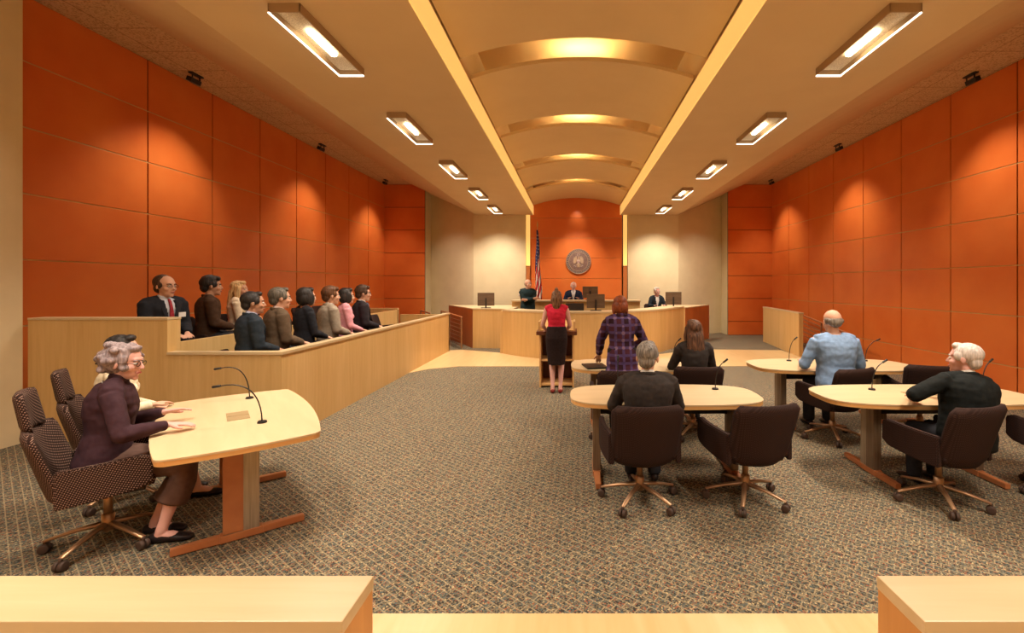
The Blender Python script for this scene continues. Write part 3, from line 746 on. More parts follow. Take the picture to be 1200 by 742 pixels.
#FIGURES
# ------------------------------------------------------------------ people
def rgb(m): return m
_mc = {}
def cloth(name, col, var=.25, sc=(30, 30, 30), rough=.85):
    if name not in _mc:
        c2 = tuple(min(1, c*(1+var)+.004) for c in col); _mc[name] = noisy(name, col, c2, sc, rough, bump=.05, spec=.15)
    return _mc[name]
def hairmat(name, c1, c2):
    if name not in _mc: _mc[name] = noisy(name, c1, c2, (70, 70, 9), .55, bump=.25, spec=.3, lo=.35, hi=.65)
    return _mc[name]
SK = {'fair': cloth('skin_fair', (.60, .34, .235), .06, (12, 12, 12), .55), 'pink': cloth('skin_pink', (.62, .35, .30), .06, (12, 12, 12), .55),
      'tan': cloth('skin_tan', (.46, .25, .16), .06, (12, 12, 12), .55)}
M['eye_white'] = plain('eye_white', (.7, .68, .64), .3); M['iris'] = plain('iris', (.03, .02, .015), .3); M['lip'] = plain('lips', (.40, .13, .11), .5)
def remesh(name, bm, voxel, mats, parent, smooth_it=4, fac=.5, post=None):
    me = bpy.data.meshes.new(name); bmesh.ops.recalc_face_normals(bm, faces=bm.faces); bm.to_mesh(me); bm.free()
    tmp = bpy.data.objects.new('tmp', me); COL.objects.link(tmp)
    r = tmp.modifiers.new('r', 'REMESH'); r.mode = 'VOXEL'; r.voxel_size = voxel
    if smooth_it:
        s = tmp.modifiers.new('s', 'SMOOTH'); s.factor = fac; s.iterations = smooth_it
    dg = bpy.context.evaluated_depsgraph_get(); dg.update()
    nm = bpy.data.meshes.new_from_object(tmp.evaluated_get(dg)); nm.name = name
    bpy.data.objects.remove(tmp); bpy.data.meshes.remove(me)
    nm.materials.clear()
    if not isinstance(mats, (list, tuple)): mats = [mats]
    for m in mats: nm.materials.append(m)
    if post: post(nm)
    for p in nm.polygons: p.use_smooth = True
    return link_obj(name, nm, parent)
def ik(S, W, l1, l2, hint):
    S, W = V(S), V(W); d = W-S; L = d.length
    if L > (l1+l2)*.995: W = S+d*((l1+l2)*.995/L); d = W-S; L = d.length
    a = (l1*l1-l2*l2+L*L)/(2*L); h = math.sqrt(max(0, l1*l1-a*a)); t = d.normalized()
    u = V(hint)-t*t.dot(V(hint)); u.normalize()
    return S+t*a+u*h, W
def person(label, loc, rz, sex='m', scale=1.0, seated=True, hz=None, lean=.05, slean=0.0, hyaw=0.0, hpitch=0.0, hscale=1.0,
           wr=None, wl=None, er=(.5, -.6, -.6), el=(-.5, -.6, -.6), ar=None, al=None, footdir=(0, 1, 0), hdr=None, hdl=None,
           skin='fair', hair='short', hc=((.05, .03, .02), (.12, .07, .04)), top='jacket', tc=(.03, .03, .035), shirt=None, tie=None,
           bottom='trousers', bc=(.02, .02, .025), shoe=(.02, .012, .01), voxel=.009, face=True, group=None, glasses=False, curl=.5,
           sleeve=1.0, bare_legs=False, topmat=None, heel=False, badge=False, fat=0.0, skirt_len=.08, turtleneck=False, extras=None):
    t = thing('person', label, 'person', loc, rz, group); t.scale = (scale,)*3
    fem = sex == 'f'
    if hz is None: hz = .57 if seated else .93
    H = V((0, 0, hz))
    s = V((slean, math.sin(lean), math.cos(lean))).normalized(); f = V((0, math.cos(lean), -math.sin(lean))); r = f.cross(s).normalized()
    T = lambda a, b, c: H+r*a+f*b+s*c
    rings = ([(-.08, .165, .115), (0, .172, .12), (.10, .15, .105), (.20, .125, .092), (.31, .135, .105), (.38, .145, .108), (.44, .145, .095), (.49, .12, .075)] if fem else
             [(-.08, .155, .115), (0, .163, .12), (.10, .155, .115), (.20, .148, .11), (.32, .165, .12), (.40, .178, .12), (.455, .178, .105), (.50, .14, .08)])
    rings = [(c, a*(1+fat), b*(1+fat*1.6)) for c, a, b in rings]
    sw = .162 if fem else .190; sh = .455 if fem else .465
    def torso(bm, inf, c0=-.1, c1=.6, hem=0.0):
        R = [(c, a+inf, b+inf) for c, a, b in rings if c0-.02 <= c <= c1]
        P = [T(0, 0 if c < .3 else -.01, c) for c, _, _ in R]
        if R[0][0] > c0+.02: pass
        if hem: R = [(c0-.1, R[0][1]+hem, R[0][2]+hem)]+R; P = [T(0, 0, c0-.1)]+P
        loft(bm, P, [(a, b) for _, a, b in R], ref=r, n=24, cap=.25, power=.9)
        if fem and c1 > .4:
            for q in (-1, 1): ell(bm, T(q*.062, .065+inf*.6, .335), (.058, .055, .06), seg=2)
    neck0 = T(0, -.012, .46); nb = T(0, .002, .545)
    # head frame
    Rh = Matrix((r, V((0, 1, 0)) if False else f, s)).transposed().to_3x3()
    up = (s*.35+V((0, 0, 1))*.65).normalized()
    fw = (V((0, 1, 0))-up*up.y).normalized(); rt = fw.cross(up)
    base = Matrix((rt, fw, up)).transposed()
    Rh = base @ Matrix.Rotation(hyaw, 3, 'Z') @ Matrix.Rotation(hpitch, 3, 'X')
    hs = hscale*(.95 if fem else 1.0)
    hcen = nb+Rh @ V((0, .018, .105*hs))
    Mh = Matrix.Translation(hcen) @ Rh.to_4x4() @ Matrix.Scale(hs, 4)
    SR, SL = T(sw, -.005, sh), T(-sw, -.005, sh)
    l1, l2 = (.275, .245) if fem else (.295, .262)
    if wr is None: wr = (.12, .34, hz+.10) if seated else (.25, .06, hz-.10)
    if wl is None: wl = (-.12, .34, hz+.10) if seated else (-.25, .06, hz-.10)
    ER, WR = ik(SR, wr, l1, l2, er); EL, WL = ik(SL, wl, l1, l2, el)
    if ar is None: ar = (.11, .40, .085) if seated else (.085, .0, .085)
    if al is None: al = (-.11, .40, .085) if seated else (-.085, .0, .085)
    HR, HL = T(.088, 0, -.02), T(-.088, 0, -.02)
    kh = (0, 1, .6) if seated else (0, 1, 0)
    KR, AR = ik(HR, ar, .43, .43 if not seated else .42, kh); KL, AL = ik(HL, al, .43, .43 if not seated else .42, kh)
    fd = V(footdir).normalized(); fside = V((fd.y, -fd.x, 0))
    # ---- body
    bm = BM(); torso(bm, -.014)
    loft(bm, [neck0, nb, nb+(hcen-nb)*.45], [.062 if not fem else .05, .054 if not fem else .045, .054 if not fem else .044], n=16)
    for q, S in ((1, SR), (-1, SL)):
        loft(bm, [S, T(q*.09, -.012, .49), T(q*.035, -.012, .52)], [.040, .034, .036] if sleeve else [.048, .040, .038], ref=(0, 1, 0), n=12)
    for S, E, W, q, hd in ((SR, ER, WR, 1, hdr), (SL, EL, WL, -1, hdl)):
        k = (.86 if fem else 1.0)*(.93 if sleeve else 1)
        loft(bm, [S, S+(E-S)*.35, E-(E-S)*.08, E, E+(W-E)*.3, W], [.058*k, .054*k, .042*k, .040*k, .043*k, .027*k], ref=(0, .3, 1), n=14)
        d = V(hd[0]).normalized() if hd else (W-E).normalized()
        nn = V(hd[1]) if hd else V((0, 0, -1))
        nn = (nn-d*d.dot(nn)); nn = nn.normalized() if nn.length > .01 else V((-q, 0, 0)); ax = d.cross(nn).normalized()
        hk = .92 if fem else 1.0
        loft(bm, [W-d*.01, W+d*.03*hk, W+d*.085*hk], [(.026*hk, .020*hk), (.036*hk, .017*hk), (.040*hk, .013*hk)], ref=ax, n=14, cap=.6)
        for k2, (off, L_) in enumerate(((-.030, .066), (-.0105, .078), (.0105, .074), (.030, .058))):
            p = W+d*.083*hk+ax*off*hk*q; dd = (d+ax*off*q*3.0).normalized(); pts = [p-d*.01, p]; c = curl*.55
            for seg, fr in enumerate((.45, .32, .23)):
                an = c*(seg*.8+.4); dr = (dd*math.cos(an)+nn*math.sin(an)).normalized(); p = p+dr*L_*fr*hk*1.05; pts.append(p)
            loft(bm, pts, [.0092, .009, .0085, .0078, .0068], ref=ax, n=10, cap=.7)
        # thumb leaves the side of the palm towards the body midline (palm down)
        p = W+d*.022*hk-ax*q*.026*hk; ta = (d*.72-ax*q*.62+nn*.25).normalized()
        loft(bm, [p, p+ta*.032, p+ta*.032+(ta+d*.5).normalized()*.026, p+ta*.032+(ta+d*.9).normalized()*.045], [.0125, .0115, .010, .0075], ref=nn, n=10, cap=.7)
    for Hh, K, A in ((HR, KR, AR), (HL, KL, AL)):
        k = .97 if fem else 1.0
        loft(bm, [Hh, Hh+(K-Hh)*.4, K-(K-Hh)*.08, K, K+(A-K)*.3, A-(A-K)*.12, A], [.088*k, .078*k, .056*k, .054*k, .054*k, .034*k, .034*k], ref=(1, 0, 0), n=16)
        hh = A.z
        loft(bm, [A-fd*.035-V((0, 0, hh-.035)), A+fd*.05+V((0, 0, -.045)), A+fd*.13-V((0, 0, hh-.022))], [(.030, .030), (.036, .030), (.036, .018)], ref=fside, n=12)
        loft(bm, [A, A-fd*.01-V((0, 0, hh-.04))], [.034, .032], ref=fside, n=12)
    # head
    E_ = lambda c, rr, rot=None, sg=3: ell(bm, c, rr, M=Mh, seg=sg, rot=rot)
    E_((0, -.012, .032), (.074, .095, .083)); E_((0, .026, -.02), (.060, .066, .075)); E_((0, .034, -.072), (.046, .052, .040))
    E_((0, .072, -.098), (.022, .018, .017)); E_((0, .070, .030), (.050, .020, .018), None, 2)
    loft(bm, [(0, .084, .012), (0, .097, -.012), (0, .108, -.030)], [(.008, .008), (.010, .011), (.014, .011)], n=10, M=Mh)
    for q in (-1, 1):
        E_((q*.040, .055, -.028), (.024, .026, .022), None, 2); E_((q*.012, .094, -.033), (.008, .009, .007), None, 1)
        E_((q*.077, -.012, -.008), (.009, .019, .031), Matrix.Rotation(-q*.25, 3, 'Z'), 2)
    E_((0, .084, -.056), (.024, .010, .010), None, 2); E_((0, .082, -.069), (.020, .011, .009), None, 2)
    remesh('body', bm, voxel, SK[skin], t, 4 if voxel > .006 else 5)
    hm = hairmat('hair_%d' % (abs(hash((hc[0]))) % 99999), hc[0], hc[1])
    if face:
        for q in (-1, 1):
            bm = BM(); ell(bm, (q*.031, .0755, .003), (.0135, .0135, .0095), M=Mh, seg=2)
            for fc in bm.faces: fc.material_index = 0
            ell(bm, (q*.031, .0845, .003), (.0058, .006, .006), M=Mh, seg=2, mi=1); build('eye', bm, [M['eye_white'], M['iris']], t, True)
            bm = BM(); loft(bm, [(q*.014, .088, .021), (q*.032, .087, .027), (q*.050, .073, .022)], [(.003, .004)]*3, ref=(0, 1, 0), n=8, M=Mh); build('eyebrow', bm, hm, t, True)
        bm = BM(); loft(bm, [(-.024, .086, -.062), (-.010, .0945, -.060), (0, .096, -.062), (.010, .0945, -.060), (.024, .086, -.062)], [(.003, .002), (.005, .0065), (.005, .006), (.005, .0065), (.003, .002)], ref=(0, 1, 0), n=8, M=Mh)
        build('mouth', bm, M['lip'], t, True)
    if glasses:
        bm = BM()
        for q in (-1, 1):
            pts = [(q*.032+.022*math.cos(a), .094, .002+.016*math.sin(a)) for a in [2*PI*k/20 for k in range(21)]]
            loft(bm, pts, [.0016]*21, ref=(0, 1, 0), n=6, M=Mh, cap=0)
            loft(bm, [(q*.054, .094, .006), (q*.078, .06, .006), (q*.080, -.01, .002)], [.0016]*3, ref=(0, 0, 1), n=6, M=Mh)
        loft(bm, [(-.010, .095, .004), (.010, .095, .004)], [.0016]*2, n=6, M=Mh); build('glasses', bm, M['dark'], t, True)
    # ---- hair
    bm = BM(); h = lambda c, rr, rot=None: ell(bm, c, rr, M=Mh, seg=3, rot=rot)
    if hair in ('short', 'curly', 'full'):
        h((0, -.027, .042), (.0835, .099, .086)); h((0, -.066, -.018), (.062, .048, .060))
        for q in (-1, 1): h((q*.066, .006, .022), (.018, .045, .040))
        h((0, .040, .100), (.055, .035, .026))
        if hair == 'full': h((0, -.02, .075), (.080, .09, .065)); h((.02, .055, .092), (.05, .03, .028))
        if hair == 'curly':
            rnd = random.Random(3)
            h((0, -.045, .02), (.096, .098, .105))
            for k in range(30):
                a = rnd.uniform(0, 2*PI); z = rnd.uniform(-.07, .12); rr = math.sqrt(max(.05, 1-((z-.02)/.125)**2))
                x, y = .094*rr*math.cos(a), -.035+.098*rr*math.sin(a)
                if y > .045 and z < .06: continue
                h((x, y, z), (.030, .030, .024))
    elif hair == 'receding':
        h((0, -.037, .043), (.0815, .089, .083)); h((0, -.070, -.02), (.060, .044, .058))
        for q in (-1, 1): h((q*.066, -.012, .012), (.017, .048, .040))
    elif hair == 'bald':
        h((0, -.066, -.002), (.064, .046, .056))
        for q in (-1, 1): h((q*.063, -.028, .006), (.018, .058, .034))
    elif hair == 'shaved':
        h((0, -.070, -.004), (.060, .038, .050))
    elif hair in ('bob', 'long', 'tied', 'flip'):
        h((0, -.028, .044), (.086, .100, .088)); h((0, .034, .100), (.060, .040, .030))
        if hair in ('bob', 'flip'):
            h((0, -.040, -.012), (.094, .082, .098))
            for q in (-1, 1): h((q*.076, .012, -.02), (.022, .048, .085))
            if hair == 'flip':
                loft(bm, [(0, -.09, -.05), (0, -.125, -.095), (0, -.165, -.105)], [(.07, .035), (.06, .022), (.045, .010)], n=12, M=Mh)
        if hair == 'long':
            loft(bm, [(0, -.05, .03), (0, -.085, -.06), (0, -.105, -.18), (0, -.11, -.29), (0, -.105, -.36)], [(.088, .055), (.092, .048), (.098, .036), (.086, .026), (.050, .012)], n=20, M=Mh)
            for q in (-1, 1): loft(bm, [(q*.070, .0, .04), (q*.085, .0, -.06), (q*.088, .01, -.19)], [(.024, .045), (.024, .045), (.014, .028)], ref=(1, 0, 0), n=12, M=Mh)
        if hair == 'tied':
            h((0, -.095, .085), (.042, .040, .048)); h((.0, -.10, .135), (.030, .028, .035))
            loft(bm, [(0, -.10, .08), (0, -.12, -.02), (0, -.11, -.14), (0, -.10, -.22)], [(.050, .035), (.075, .038), (.068, .030), (.030, .012)], n=16, M=Mh)
            for q in (-1, 1): loft(bm, [(q*.070, -.02, .02), (q*.082, -.03, -.07), (q*.07, -.04, -.15)], [(.022, .04), (.022, .04), (.012, .02)], n=12, M=Mh)
    inv = Mh.inverted(); amp = {'curly': .005, 'short': .003, 'long': .006, 'tied': .006}.get(hair, .003)
    def strands(me):
        me.calc_loop_triangles()
        ns = [v.normal.copy() for v in me.vertices]
        for v, n_ in zip(me.vertices, ns):
            q = inv @ v.co
            k = noise.noise(V((q.x*70, q.y*70, q.z*12))) if hair != 'curly' else noise.noise(V((q.x*50, q.y*50, q.z*30)))
            v.co += n_*k*amp
    remesh('hair', bm, max(.006, voxel*.8), hm, t, 8 if hair == 'curly' else 3, post=strands)
    # ---- clothes
    tm = topmat or cloth('top_%s' % '_'.join('%02d' % int(c*99) for c in tc), tc)
    def folds(me):
        me.calc_loop_triangles(); ns = [v.normal.copy() for v in me.vertices]
        for v, n_ in zip(me.vertices, ns):
            c = v.co; v.co = c+n_*(.006*noise.noise(V((c.x*9+tc[0]*50, c.y*9, c.z*16)))+.003*noise.noise(V((c.x*22, c.y*22, c.z*30+5))))
    def V_open(zlow=.17, wmax=.062):
        def post(me):
            folds(me); b = bmesh.new(); b.from_mesh(me); kill = []
            for fc in b.faces:
                q = fc.calc_center_median()-H; a, bb, c = q.dot(r), q.dot(f), q.dot(s)
                if bb > .02 and c > zlow and c < .60 and abs(a) < wmax*min(1.25, (c-zlow)/(.47-zlow)): kill.append(fc)
            bmesh.ops.delete(b, geom=kill, context='FACES'); b.to_mesh(me); b.free()
        return post
    jk = top in ('jacket',)
    inf = .022 if jk else .017
    bm = BM(); torso(bm, inf, c0=(.07 if top == 'blouse' and not seated else -.1), hem=(.045 if jk and not seated else 0))
    for q, S in ((1, SR), (-1, SL)):
        loft(bm, [S, T(q*.095, -.012, .487), T(q*.055, -.012, .505)], [.055+inf*.6, .043+.022, .040+.018], ref=(0, 1, 0), n=12, cap=.3)
        if jk: ell(bm, S+s*.004, (.062, .062, .050), seg=2)
    if sleeve > 0:
        for S, E, W in ((SR, ER, WR), (SL, EL, WL)):
            k = .86 if fem else 1.0; j = .014 if jk else .008
            pts = [S, S+(E-S)*.4, E-(E-S)*.06, E+(W-E)*.05, E+(W-E)*.4, W-(W-E)*.06]; rr = [.060*k+j, .057*k+j, .050*k+j, .052*k+j, .047*k+j, .032*k+j]
            ell(bm, E, (.050*k+j,)*3, seg=2)
            if sleeve < .7: pts = pts[:2]; rr = rr[:2]
            loft(bm, pts, rr, ref=(0, .3, 1), n=16, cap=.2)
    if turtleneck: loft(bm, [neck0, nb-V((0, 0, .0)), nb+(hcen-nb)*.22], [.064, .056, .056], n=16, cap=.15)
    remesh({'jacket': 'jacket', 'sweater': 'sweater', 'shirt': 'shirt', 'uniform': 'uniform_shirt', 'robe': 'robe', 'blouse': 'blouse'}[top], bm, max(.007, voxel), tm, t, 6,
           post=V_open() if jk and shirt else folds)
    if shirt:
        sm = cloth('shirt_%s' % '_'.join('%02d' % int(c*99) for c in shirt), shirt, .05)
        bm = BM(); torso(bm, .009, c0=.08)
        if not fem: loft(bm, [neck0+s*.03, nb+s*.012], [.066, .061], n=18, cap=.1)
        remesh('shirt', bm, .009, sm, t, 2)
        if jk:
            for q in (-1, 1):
                bm = BM(); loft(bm, [T(q*.062, .075, .50), T(q*.078, .120+fat*.1, .40), T(q*.045, .142+fat*.15, .27), T(q*.010, .145+fat*.15, .17)], [(.016, .006), (.026, .006), (.018, .005), (.006, .004)], ref=r, n=10, cap=.3)
                build('lapel', bm, tm, t, True)
    if jk:
        pts = [T(.074*math.cos(a), -.018-.062*math.sin(a), .520+.014*math.sin(a)) for a in [-.5+(PI+1)*k/16 for k in range(17)]]
        bm = BM(); loft(bm, pts, [(.020, .009)]*17, ref=s, n=10, cap=.4); build('collar', bm, tm, t, True)
    if tie:
        mt = cloth('tie_%s' % '_'.join('%02d' % int(c*99) for c in tie), tie, .4, (40, 40, 40), .5)
        bm = BM(); loft(bm, [T(0, .078, .515), T(0, .098, .485), T(0, .124, .42), T(0, .138, .32), T(0, .140, .2), T(0, .142, .12)], [(.012, .010), (.017, .012), (.018, .006), (.026, .006), (.032, .005), (.028, .005)], ref=r, n=12, cap=.3)
        build('necktie', bm, mt, t, True)
    if badge:
        bm = BM(); q = T(-.105, .150, .33)
        box(bm, -.04, .04, -.003, .003, -.028, .028, bev=.001, M=Matrix.Translation(q) @ Matrix((r, f, s)).transposed().to_4x4()); build('name_badge', bm, M['white'], t)
    bmt = cloth('bottom_%s' % '_'.join('%02d' % int(c*99) for c in bc), bc)
    if bottom == 'trousers':
        bm = BM(); loft(bm, [T(0, 0, .04 if seated else .13), T(0, 0, .0 if seated else .04), T(0, 0, -.07)], [(rings[1][1]+.006, rings[1][2]+.004)]*3, ref=r, n=20)
        for Hh, K, A in ((HR, KR, AR), (HL, KL, AL)): loft(bm, [Hh, Hh+(K-Hh)*.4, K, K+(A-K)*.4, A-V((0, 0, .015))], [.098, .090, .072, .068, .062], n=16, cap=.15)
        remesh('trousers', bm, max(.009, voxel), bmt, t, 3)
    else:
        bm = BM()
        if seated:
            Km = (KR+KL)/2; Am = (AR+AL)/2
            loft(bm, [T(0, 0, .12), T(0, 0, 0)+V((0, .0, 0)), (H+Km)/2+V((0, 0, .0)), Km+V((0, .015, .005)), Km+(Am-Km)*.3+V((0, .02, 0)), Km+(Am-Km)*.62+V((0, .01, 0))],
                 [(.150, .12), (.185, .13), (.185, .10), (.175, .095), (.175, .09), (.18, .10)], ref=r, n=24, cap=.2)
            for Hh, K in ((HR, KR), (HL, KL)): loft(bm, [Hh, K], [.1, .076], n=14)
        else:
            loft(bm, [T(0, 0, .17), T(0, 0, .08), T(0, -.01, -.02), V((0, 0, hz-.2)), V((0, 0, hz-.42+skirt_len))], [(.160, .130), (.174, .134), (.186, .132), (.172, .112), (.140, .094)], ref=(1, 0, 0), n=24, cap=.1)
        remesh('skirt', bm, max(.008, voxel), bmt, t, 3)
    sm = cloth('shoe_%s' % '_'.join('%02d' % int(c*99) for c in shoe), shoe, .2, rough=.35)
    for A in (AR, AL):
        bm = BM(); g = A-V((0, 0, A.z))
        loft(bm, [g-fd*.055+V((0, 0, .034)), g+fd*.04+V((0, 0, .032 if fem else .042)), g+fd*.12+V((0, 0, .026)), g+fd*.17+V((0, 0, .020))], [(.034, .032), (.040, .028), (.043, .026), (.030, .018)], ref=fside, n=16, cap=.6)
        if not fem: loft(bm, [g-fd*.01+V((0, 0, .05)), g-fd*.0+V((0, 0, .085))], [(.036, .045), (.034, .042)], ref=fd, n=14, cap=.1)
        build('shoe', bm, sm, t, True)
    if extras: extras(t, T, r, f, s, Mh)
    return t
def face_dir(x, y): return math.atan2(-x, y)
def lab_grey(): pass
BLK = ((.012, .010, .010), (.035, .028, .025)); DBR = ((.03, .016, .010), (.085, .045, .025)); GREY = ((.10, .09, .08), (.30, .28, .26))
SILV = ((.42, .38, .35), (.68, .62, .58)); LILAC = ((.15, .115, .12), (.33, .26, .265)); BLD = ((.42, .25, .10), (.75, .52, .26)); RED = ((.13, .028, .008), (.27, .065, .018)); BRN = ((.07, .032, .015), (.26, .13, .06))

# --- the two women at the left table
def piping(t, T, r, f, s, Mh):
    bm = BM(); pts = []
    for k in range(21):
        a = PI+PI*k/20
        pts.append(T(.082*math.cos(a), -.012+.062*math.sin(a), .522-.018*abs(math.cos(a))))
    loft(bm, pts, [.0035]*21, ref=s, n=8); build('neck_piping', bm, cloth('piping', (.55, .50, .46)), t, True)
TF = face_dir(.78, .62)
person('older woman with curly grey hair and plum sweater, one hand resting on the left table', (-3.12, 3.06, 0), TF, 'f', 1.0, hz=.56, lean=.13, hyaw=-.40, hpitch=-.10, hscale=1.04,
       wr=(.17, .33, .775), er=(.7, -.3, -.8), hdr=((.10, 1, -.10), (0, 0, -1)), wl=(-.14, .30, .80), hdl=((.2, 1, .1), (.3, 0, -1)), ar=(.20, .30, .085), al=(.02, .26, .085), footdir=(.45, 1, 0),
       skin='pink', hair='curly', hc=LILAC, top='sweater', tc=(.038, .016, .022), bottom='skirt', bc=(.10, .055, .042), shoe=(.015, .010, .010), voxel=.0045, turtleneck=True, glasses=True, curl=.45, extras=piping, fat=.06)
person('woman with dark hair and cream blouse, half hidden behind the older woman', (-3.66, 3.66, 0), TF, 'f', 1.0, hz=.56, lean=.08, hyaw=-.2,
       wr=(.13, .24, .76), wl=(-.10, .26, .70), curl=.9, ar=(.30, .52, .10), al=(.05, .42, .10), footdir=(.3, 1, 0), skin='fair', hair='flip', hc=BLK, top='blouse', tc=(.66, .58, .42),
       bottom='skirt', bc=(.03, .025, .025), shoe=(.012, .010, .010), voxel=.007)
# --- jurors
JG = 'jurors in the jury box'
jd = [('man with receding hair, glasses, dark suit and red tie, nearest in the back jury row', (-5.12, 5.74, .42), (.97, -.25), dict(hair='receding', hc=DBR, tc=(.014, .015, .02), shirt=(.50, .53, .60), tie=(.24, .02, .03), glasses=True, badge=True, hyaw=.1, hscale=1.14)),
      ('young man with black hair and brown jacket in the back jury row', (-5.12, 6.44, .42), (.72, .69), dict(hair='full', hc=BLK, tc=(.052, .026, .014), skin='tan', hscale=1.12)),
      ('blonde woman in a cream top in the back jury row', (-5.2, 7.1, .42), (.85, .5), dict(sex='f', hair='long', hc=BLD, top='blouse', tc=(.60, .50, .36), hscale=1.12, hyaw=-.3)),
      ('man with black hair and navy suit, nearest in the front jury row', (-3.84, 5.45, .25), (.68, .73), dict(hair='short', hc=BLK, tc=(.018, .026, .036), shirt=(.42, .44, .58), tie=(.45, .22, .10), skin='tan', hscale=1.1, hyaw=-.15)),
      ('man with short greying hair and brown suit in the front jury row', (-3.86, 5.98, .25), (.68, .73), dict(hair='short', hc=((.05, .045, .035), (.16, .14, .11)), tc=(.10, .068, .042), shirt=(.62, .50, .46), tie=(.25, .06, .08), hscale=1.12)),
      ('woman with black bob and black top in the front jury row', (-3.86, 6.58, .25), (.60, .80), dict(sex='f', hair='bob', hc=BLK, top='sweater', tc=(.012, .014, .018), hscale=1.14)),
      ('person with brown hair and pale grey suit in the front jury row', (-3.84, 7.2, .25), (.70, .71), dict(hair='full', hc=((.06, .025, .012), (.16, .07, .03)), tc=(.28, .235, .18), shirt=(.60, .55, .48), tie=(.3, .28, .25), hscale=1.14)),
      ('woman with black hair and pink top in the front jury row', (-3.86, 7.74, .25), (.80, .60), dict(sex='f', hair='bob', hc=BLK, top='sweater', tc=(.62, .29, .34), hscale=1.12)),
      ('man with dark hair and black suit, farthest of the front jury row', (-3.84, 8.3, .25), (.84, .54), dict(hair='full', hc=DBR, tc=(.022, .018, .022), shirt=(.65, .62, .6), tie=(.10, .12, .2), hscale=1.14, glasses=True))]
for i, (lab, loc, fdv, kw) in enumerate(jd):
    kw = dict(kw); kw.setdefault('voxel', .010)
    person(lab, loc, face_dir(*fdv), kw.pop('sex', 'm'), [1.04, 1.04, 1.0, 1.02, 1.05, 1.05, 1.05, 1.04, 1.06][i], group=JG, bottom='trousers', wr=(.09, .27, .67), wl=(-.09, .27, .67), hdr=((-.6, 1, -.2), (-.3, 0, -1)), hdl=((.6, 1, -.2), (.3, 0, -1)), **kw)
# --- officer, judge, clerk
def officer_bits(t, T, r, f, s, Mh):
    bm = BM(); ell(bm, T(.245, .01, .36), (.014, .035, .04), seg=2); build('shoulder_patch', bm, m_white, t, True)
    bm = BM(); ell(bm, T(-.245, .01, .36), (.014, .035, .04), seg=2); build('shoulder_patch', bm, m_white, t, True)
    bm = BM(); ell(bm, T(-.08, .135, .36), (.022, .008, .028), seg=2); build('badge', bm, M['gold'], t, True)
person('bald officer in dark uniform standing with folded arms by the flag', (-1.26, 12.72, .15), face_dir(.35, -.94), 'm', 1.0, seated=False, hz=.92, lean=0, hyaw=.4, hscale=1.12,
       wr=(-.10, .26, 1.19), wl=(.10, .28, 1.15), er=(.8, -.2, -.8), el=(-.8, -.2, -.8), hdr=((-1, .1, .1), (0, -1, 0)), hdl=((1, .1, .1), (0, -1, 0)),
       skin='fair', hair='shaved', hc=DBR, top='uniform', tc=(.010, .024, .028), voxel=.010, extras=officer_bits, fat=.18)
person('judge in dark blue robe and white collar seated before the orange wall', (.0, 14.35, .45), PI, 'm', .98, hscale=1.12, skin='pink', hair='receding', hc=SILV, top='jacket', tc=(.010, .016, .04), shirt=(.65, .65, .68), tie=(.05, .05, .1), voxel=.011, wr=(.15, .33, .86), wl=(-.15, .33, .86), fat=.15)
person('grey haired clerk in dark jacket and white top seated at right of the bench', (2.50, 13.9, .28), face_dir(.1, -1), 'f', 1.0, hscale=1.12, skin='pink', hair='short', hc=SILV, top='jacket', tc=(.014, .02, .028), shirt=(.72, .70, .68), voxel=.011, wr=(.15, .33, .82), wl=(-.15, .33, .82), hyaw=.25)
# --- standing women
person('woman in red sleeveless top and black skirt standing at the lectern, seen from behind', (-.27, 7.35, 0), 0, 'f', .955, seated=False, hz=.93, lean=.05, hpitch=-.12, hscale=1.05,
       wr=(.17, .27, 1.03), wl=(-.19, .26, 1.02), er=(.45, -.8, -.6), el=(-.45, -.8, -.6), ar=(.065, .0, .10), al=(-.065, .0, .10), skin='pink', hair='tied', hc=BRN, top='blouse', tc=(.50, .018, .045), sleeve=0,
       bottom='skirt', bc=(.018, .010, .010), shoe=(.16, .02, .015), voxel=.008, face=False, skirt_len=-.04)
def plaid():
    m, N, L, b = newmat('plaid_wool', (.06, .02, .05), .9, 0, .1)
    mp = coords(N, L, (1, 1, 1)); br = N.new('ShaderNodeTexBrick'); br.offset = 0; br.inputs['Scale'].default_value = 1
    br.inputs['Brick Width'].default_value = .088; br.inputs['Row Height'].default_value = .088; br.inputs['Mortar Size'].default_value = .016
    br.inputs['Color1'].default_value = (.022, .010, .016, 1); br.inputs['Color2'].default_value = (.075, .022, .035, 1); br.inputs['Mortar'].default_value = (.075, .045, .12, 1)
    sw = N.new('ShaderNodeMapping'); sw.inputs['Rotation'].default_value = (PI/2, 0, 0); L.new(mp.outputs[0], sw.inputs[0]); L.new(sw.outputs[0], br.inputs['Vector'])
    vo = N.new('ShaderNodeTexVoronoi'); vo.inputs['Scale'].default_value = 11.4; vo.inputs['Randomness'].default_value = 0.0
    L.new(sw.outputs[0], vo.inputs['Vector']); r = ramp(N, [(.20, (.34, .22, .24)), (.30, (0, 0, 0))]); L.new(vo.outputs['Distance'], r.inputs['Fac'])
    mx = N.new('ShaderNodeMix'); mx.data_type = 'RGBA'; mx.blend_type = 'ADD'; mx.inputs[0].default_value = .35; L.new(br.outputs['Color'], mx.inputs[6]); L.new(r.outputs['Color'], mx.inputs[7]); L.new(mx.outputs[2], b.inputs['Base Color'])
    return m
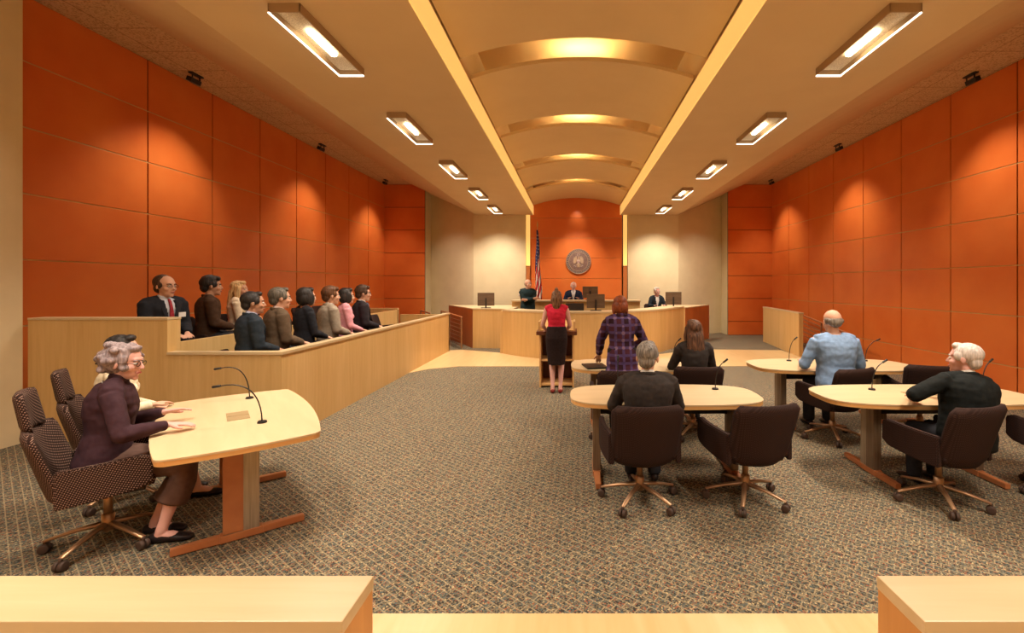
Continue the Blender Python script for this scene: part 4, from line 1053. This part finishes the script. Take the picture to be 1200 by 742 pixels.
person('woman with auburn bob and purple plaid jacket standing at the rear middle table', (.56, 5.30, 0), .06, 'f', .955, seated=False, hz=.90, lean=.17, hpitch=-.35, hscale=1.08,
       wl=(-.24, .34, .92), el=(-.8, -.5, -.2), wr=(.16, .30, 1.0), er=(.8, -.5, -.3), skin='fair', hair='bob', hc=RED, top='jacket', topmat=plaid(), bottom='trousers', bc=(.015, .012, .012), voxel=.008, face=False, fat=.0)
bm = BM(); box(bm, -.13, .13, -.16, .16, 0, .018, bev=.004); o = build('folder', bm, M['black']); o.location = (.26, 5.62, .722); o.rotation_euler = (0, 0, .2); tag(o, 'black folder lying on the left end of the rear middle table', 'folder')
# --- seated people at the right tables
person('grey haired man in charcoal suit seated at the front middle table, seen from behind', (.60, 3.72, 0), -.04, 'm', .93, hz=.55, lean=.06, hyaw=-.25, hscale=1.16, skin='fair', hair='short', hc=GREY, top='jacket', tc=(.030, .024, .022), shirt=(.62, .60, .55),
       voxel=.007, wr=(.18, .38, .84), wl=(-.18, .38, .84), fat=.16)
person('white haired man in black jacket seated at the front right table, face turned left', (3.14, 3.68, 0), .15, 'm', .93, hz=.55, slean=.14, lean=.12, hyaw=.50, hscale=1.12, skin='pink', hair='short', hc=SILV, top='jacket', tc=(.008, .010, .010), shirt=(.62, .60, .55),
       voxel=.007, wl=(-.20, .32, .84), el=(-1, -.1, -.3), wr=(.16, .36, .84), fat=.22)
person('long haired woman in dark jacket seated at the rear middle table, seen from behind', (1.40, 5.32, 0), 0, 'f', .97, hz=.56, lean=.06, hscale=1.14, skin='fair', hair='long', hc=((.045, .022, .014), (.16, .075, .04)), top='jacket', tc=(.03, .028, .03), voxel=.009, face=False, wr=(.16, .36, .79), wl=(-.16, .36, .79))
person('balding man in light blue shirt seated at the rear right table, seen from behind', (2.99, 5.24, 0), -.05, 'm', 1.06, hz=.56, lean=.10, hpitch=-.1, hscale=1.14, skin='fair', hair='bald', hc=((.12, .10, .08), (.26, .22, .18)), top='shirt', tc=(.19, .29, .46), voxel=.009, face=False, wr=(.2, .33, .76), wl=(-.2, .33, .76), fat=.15)
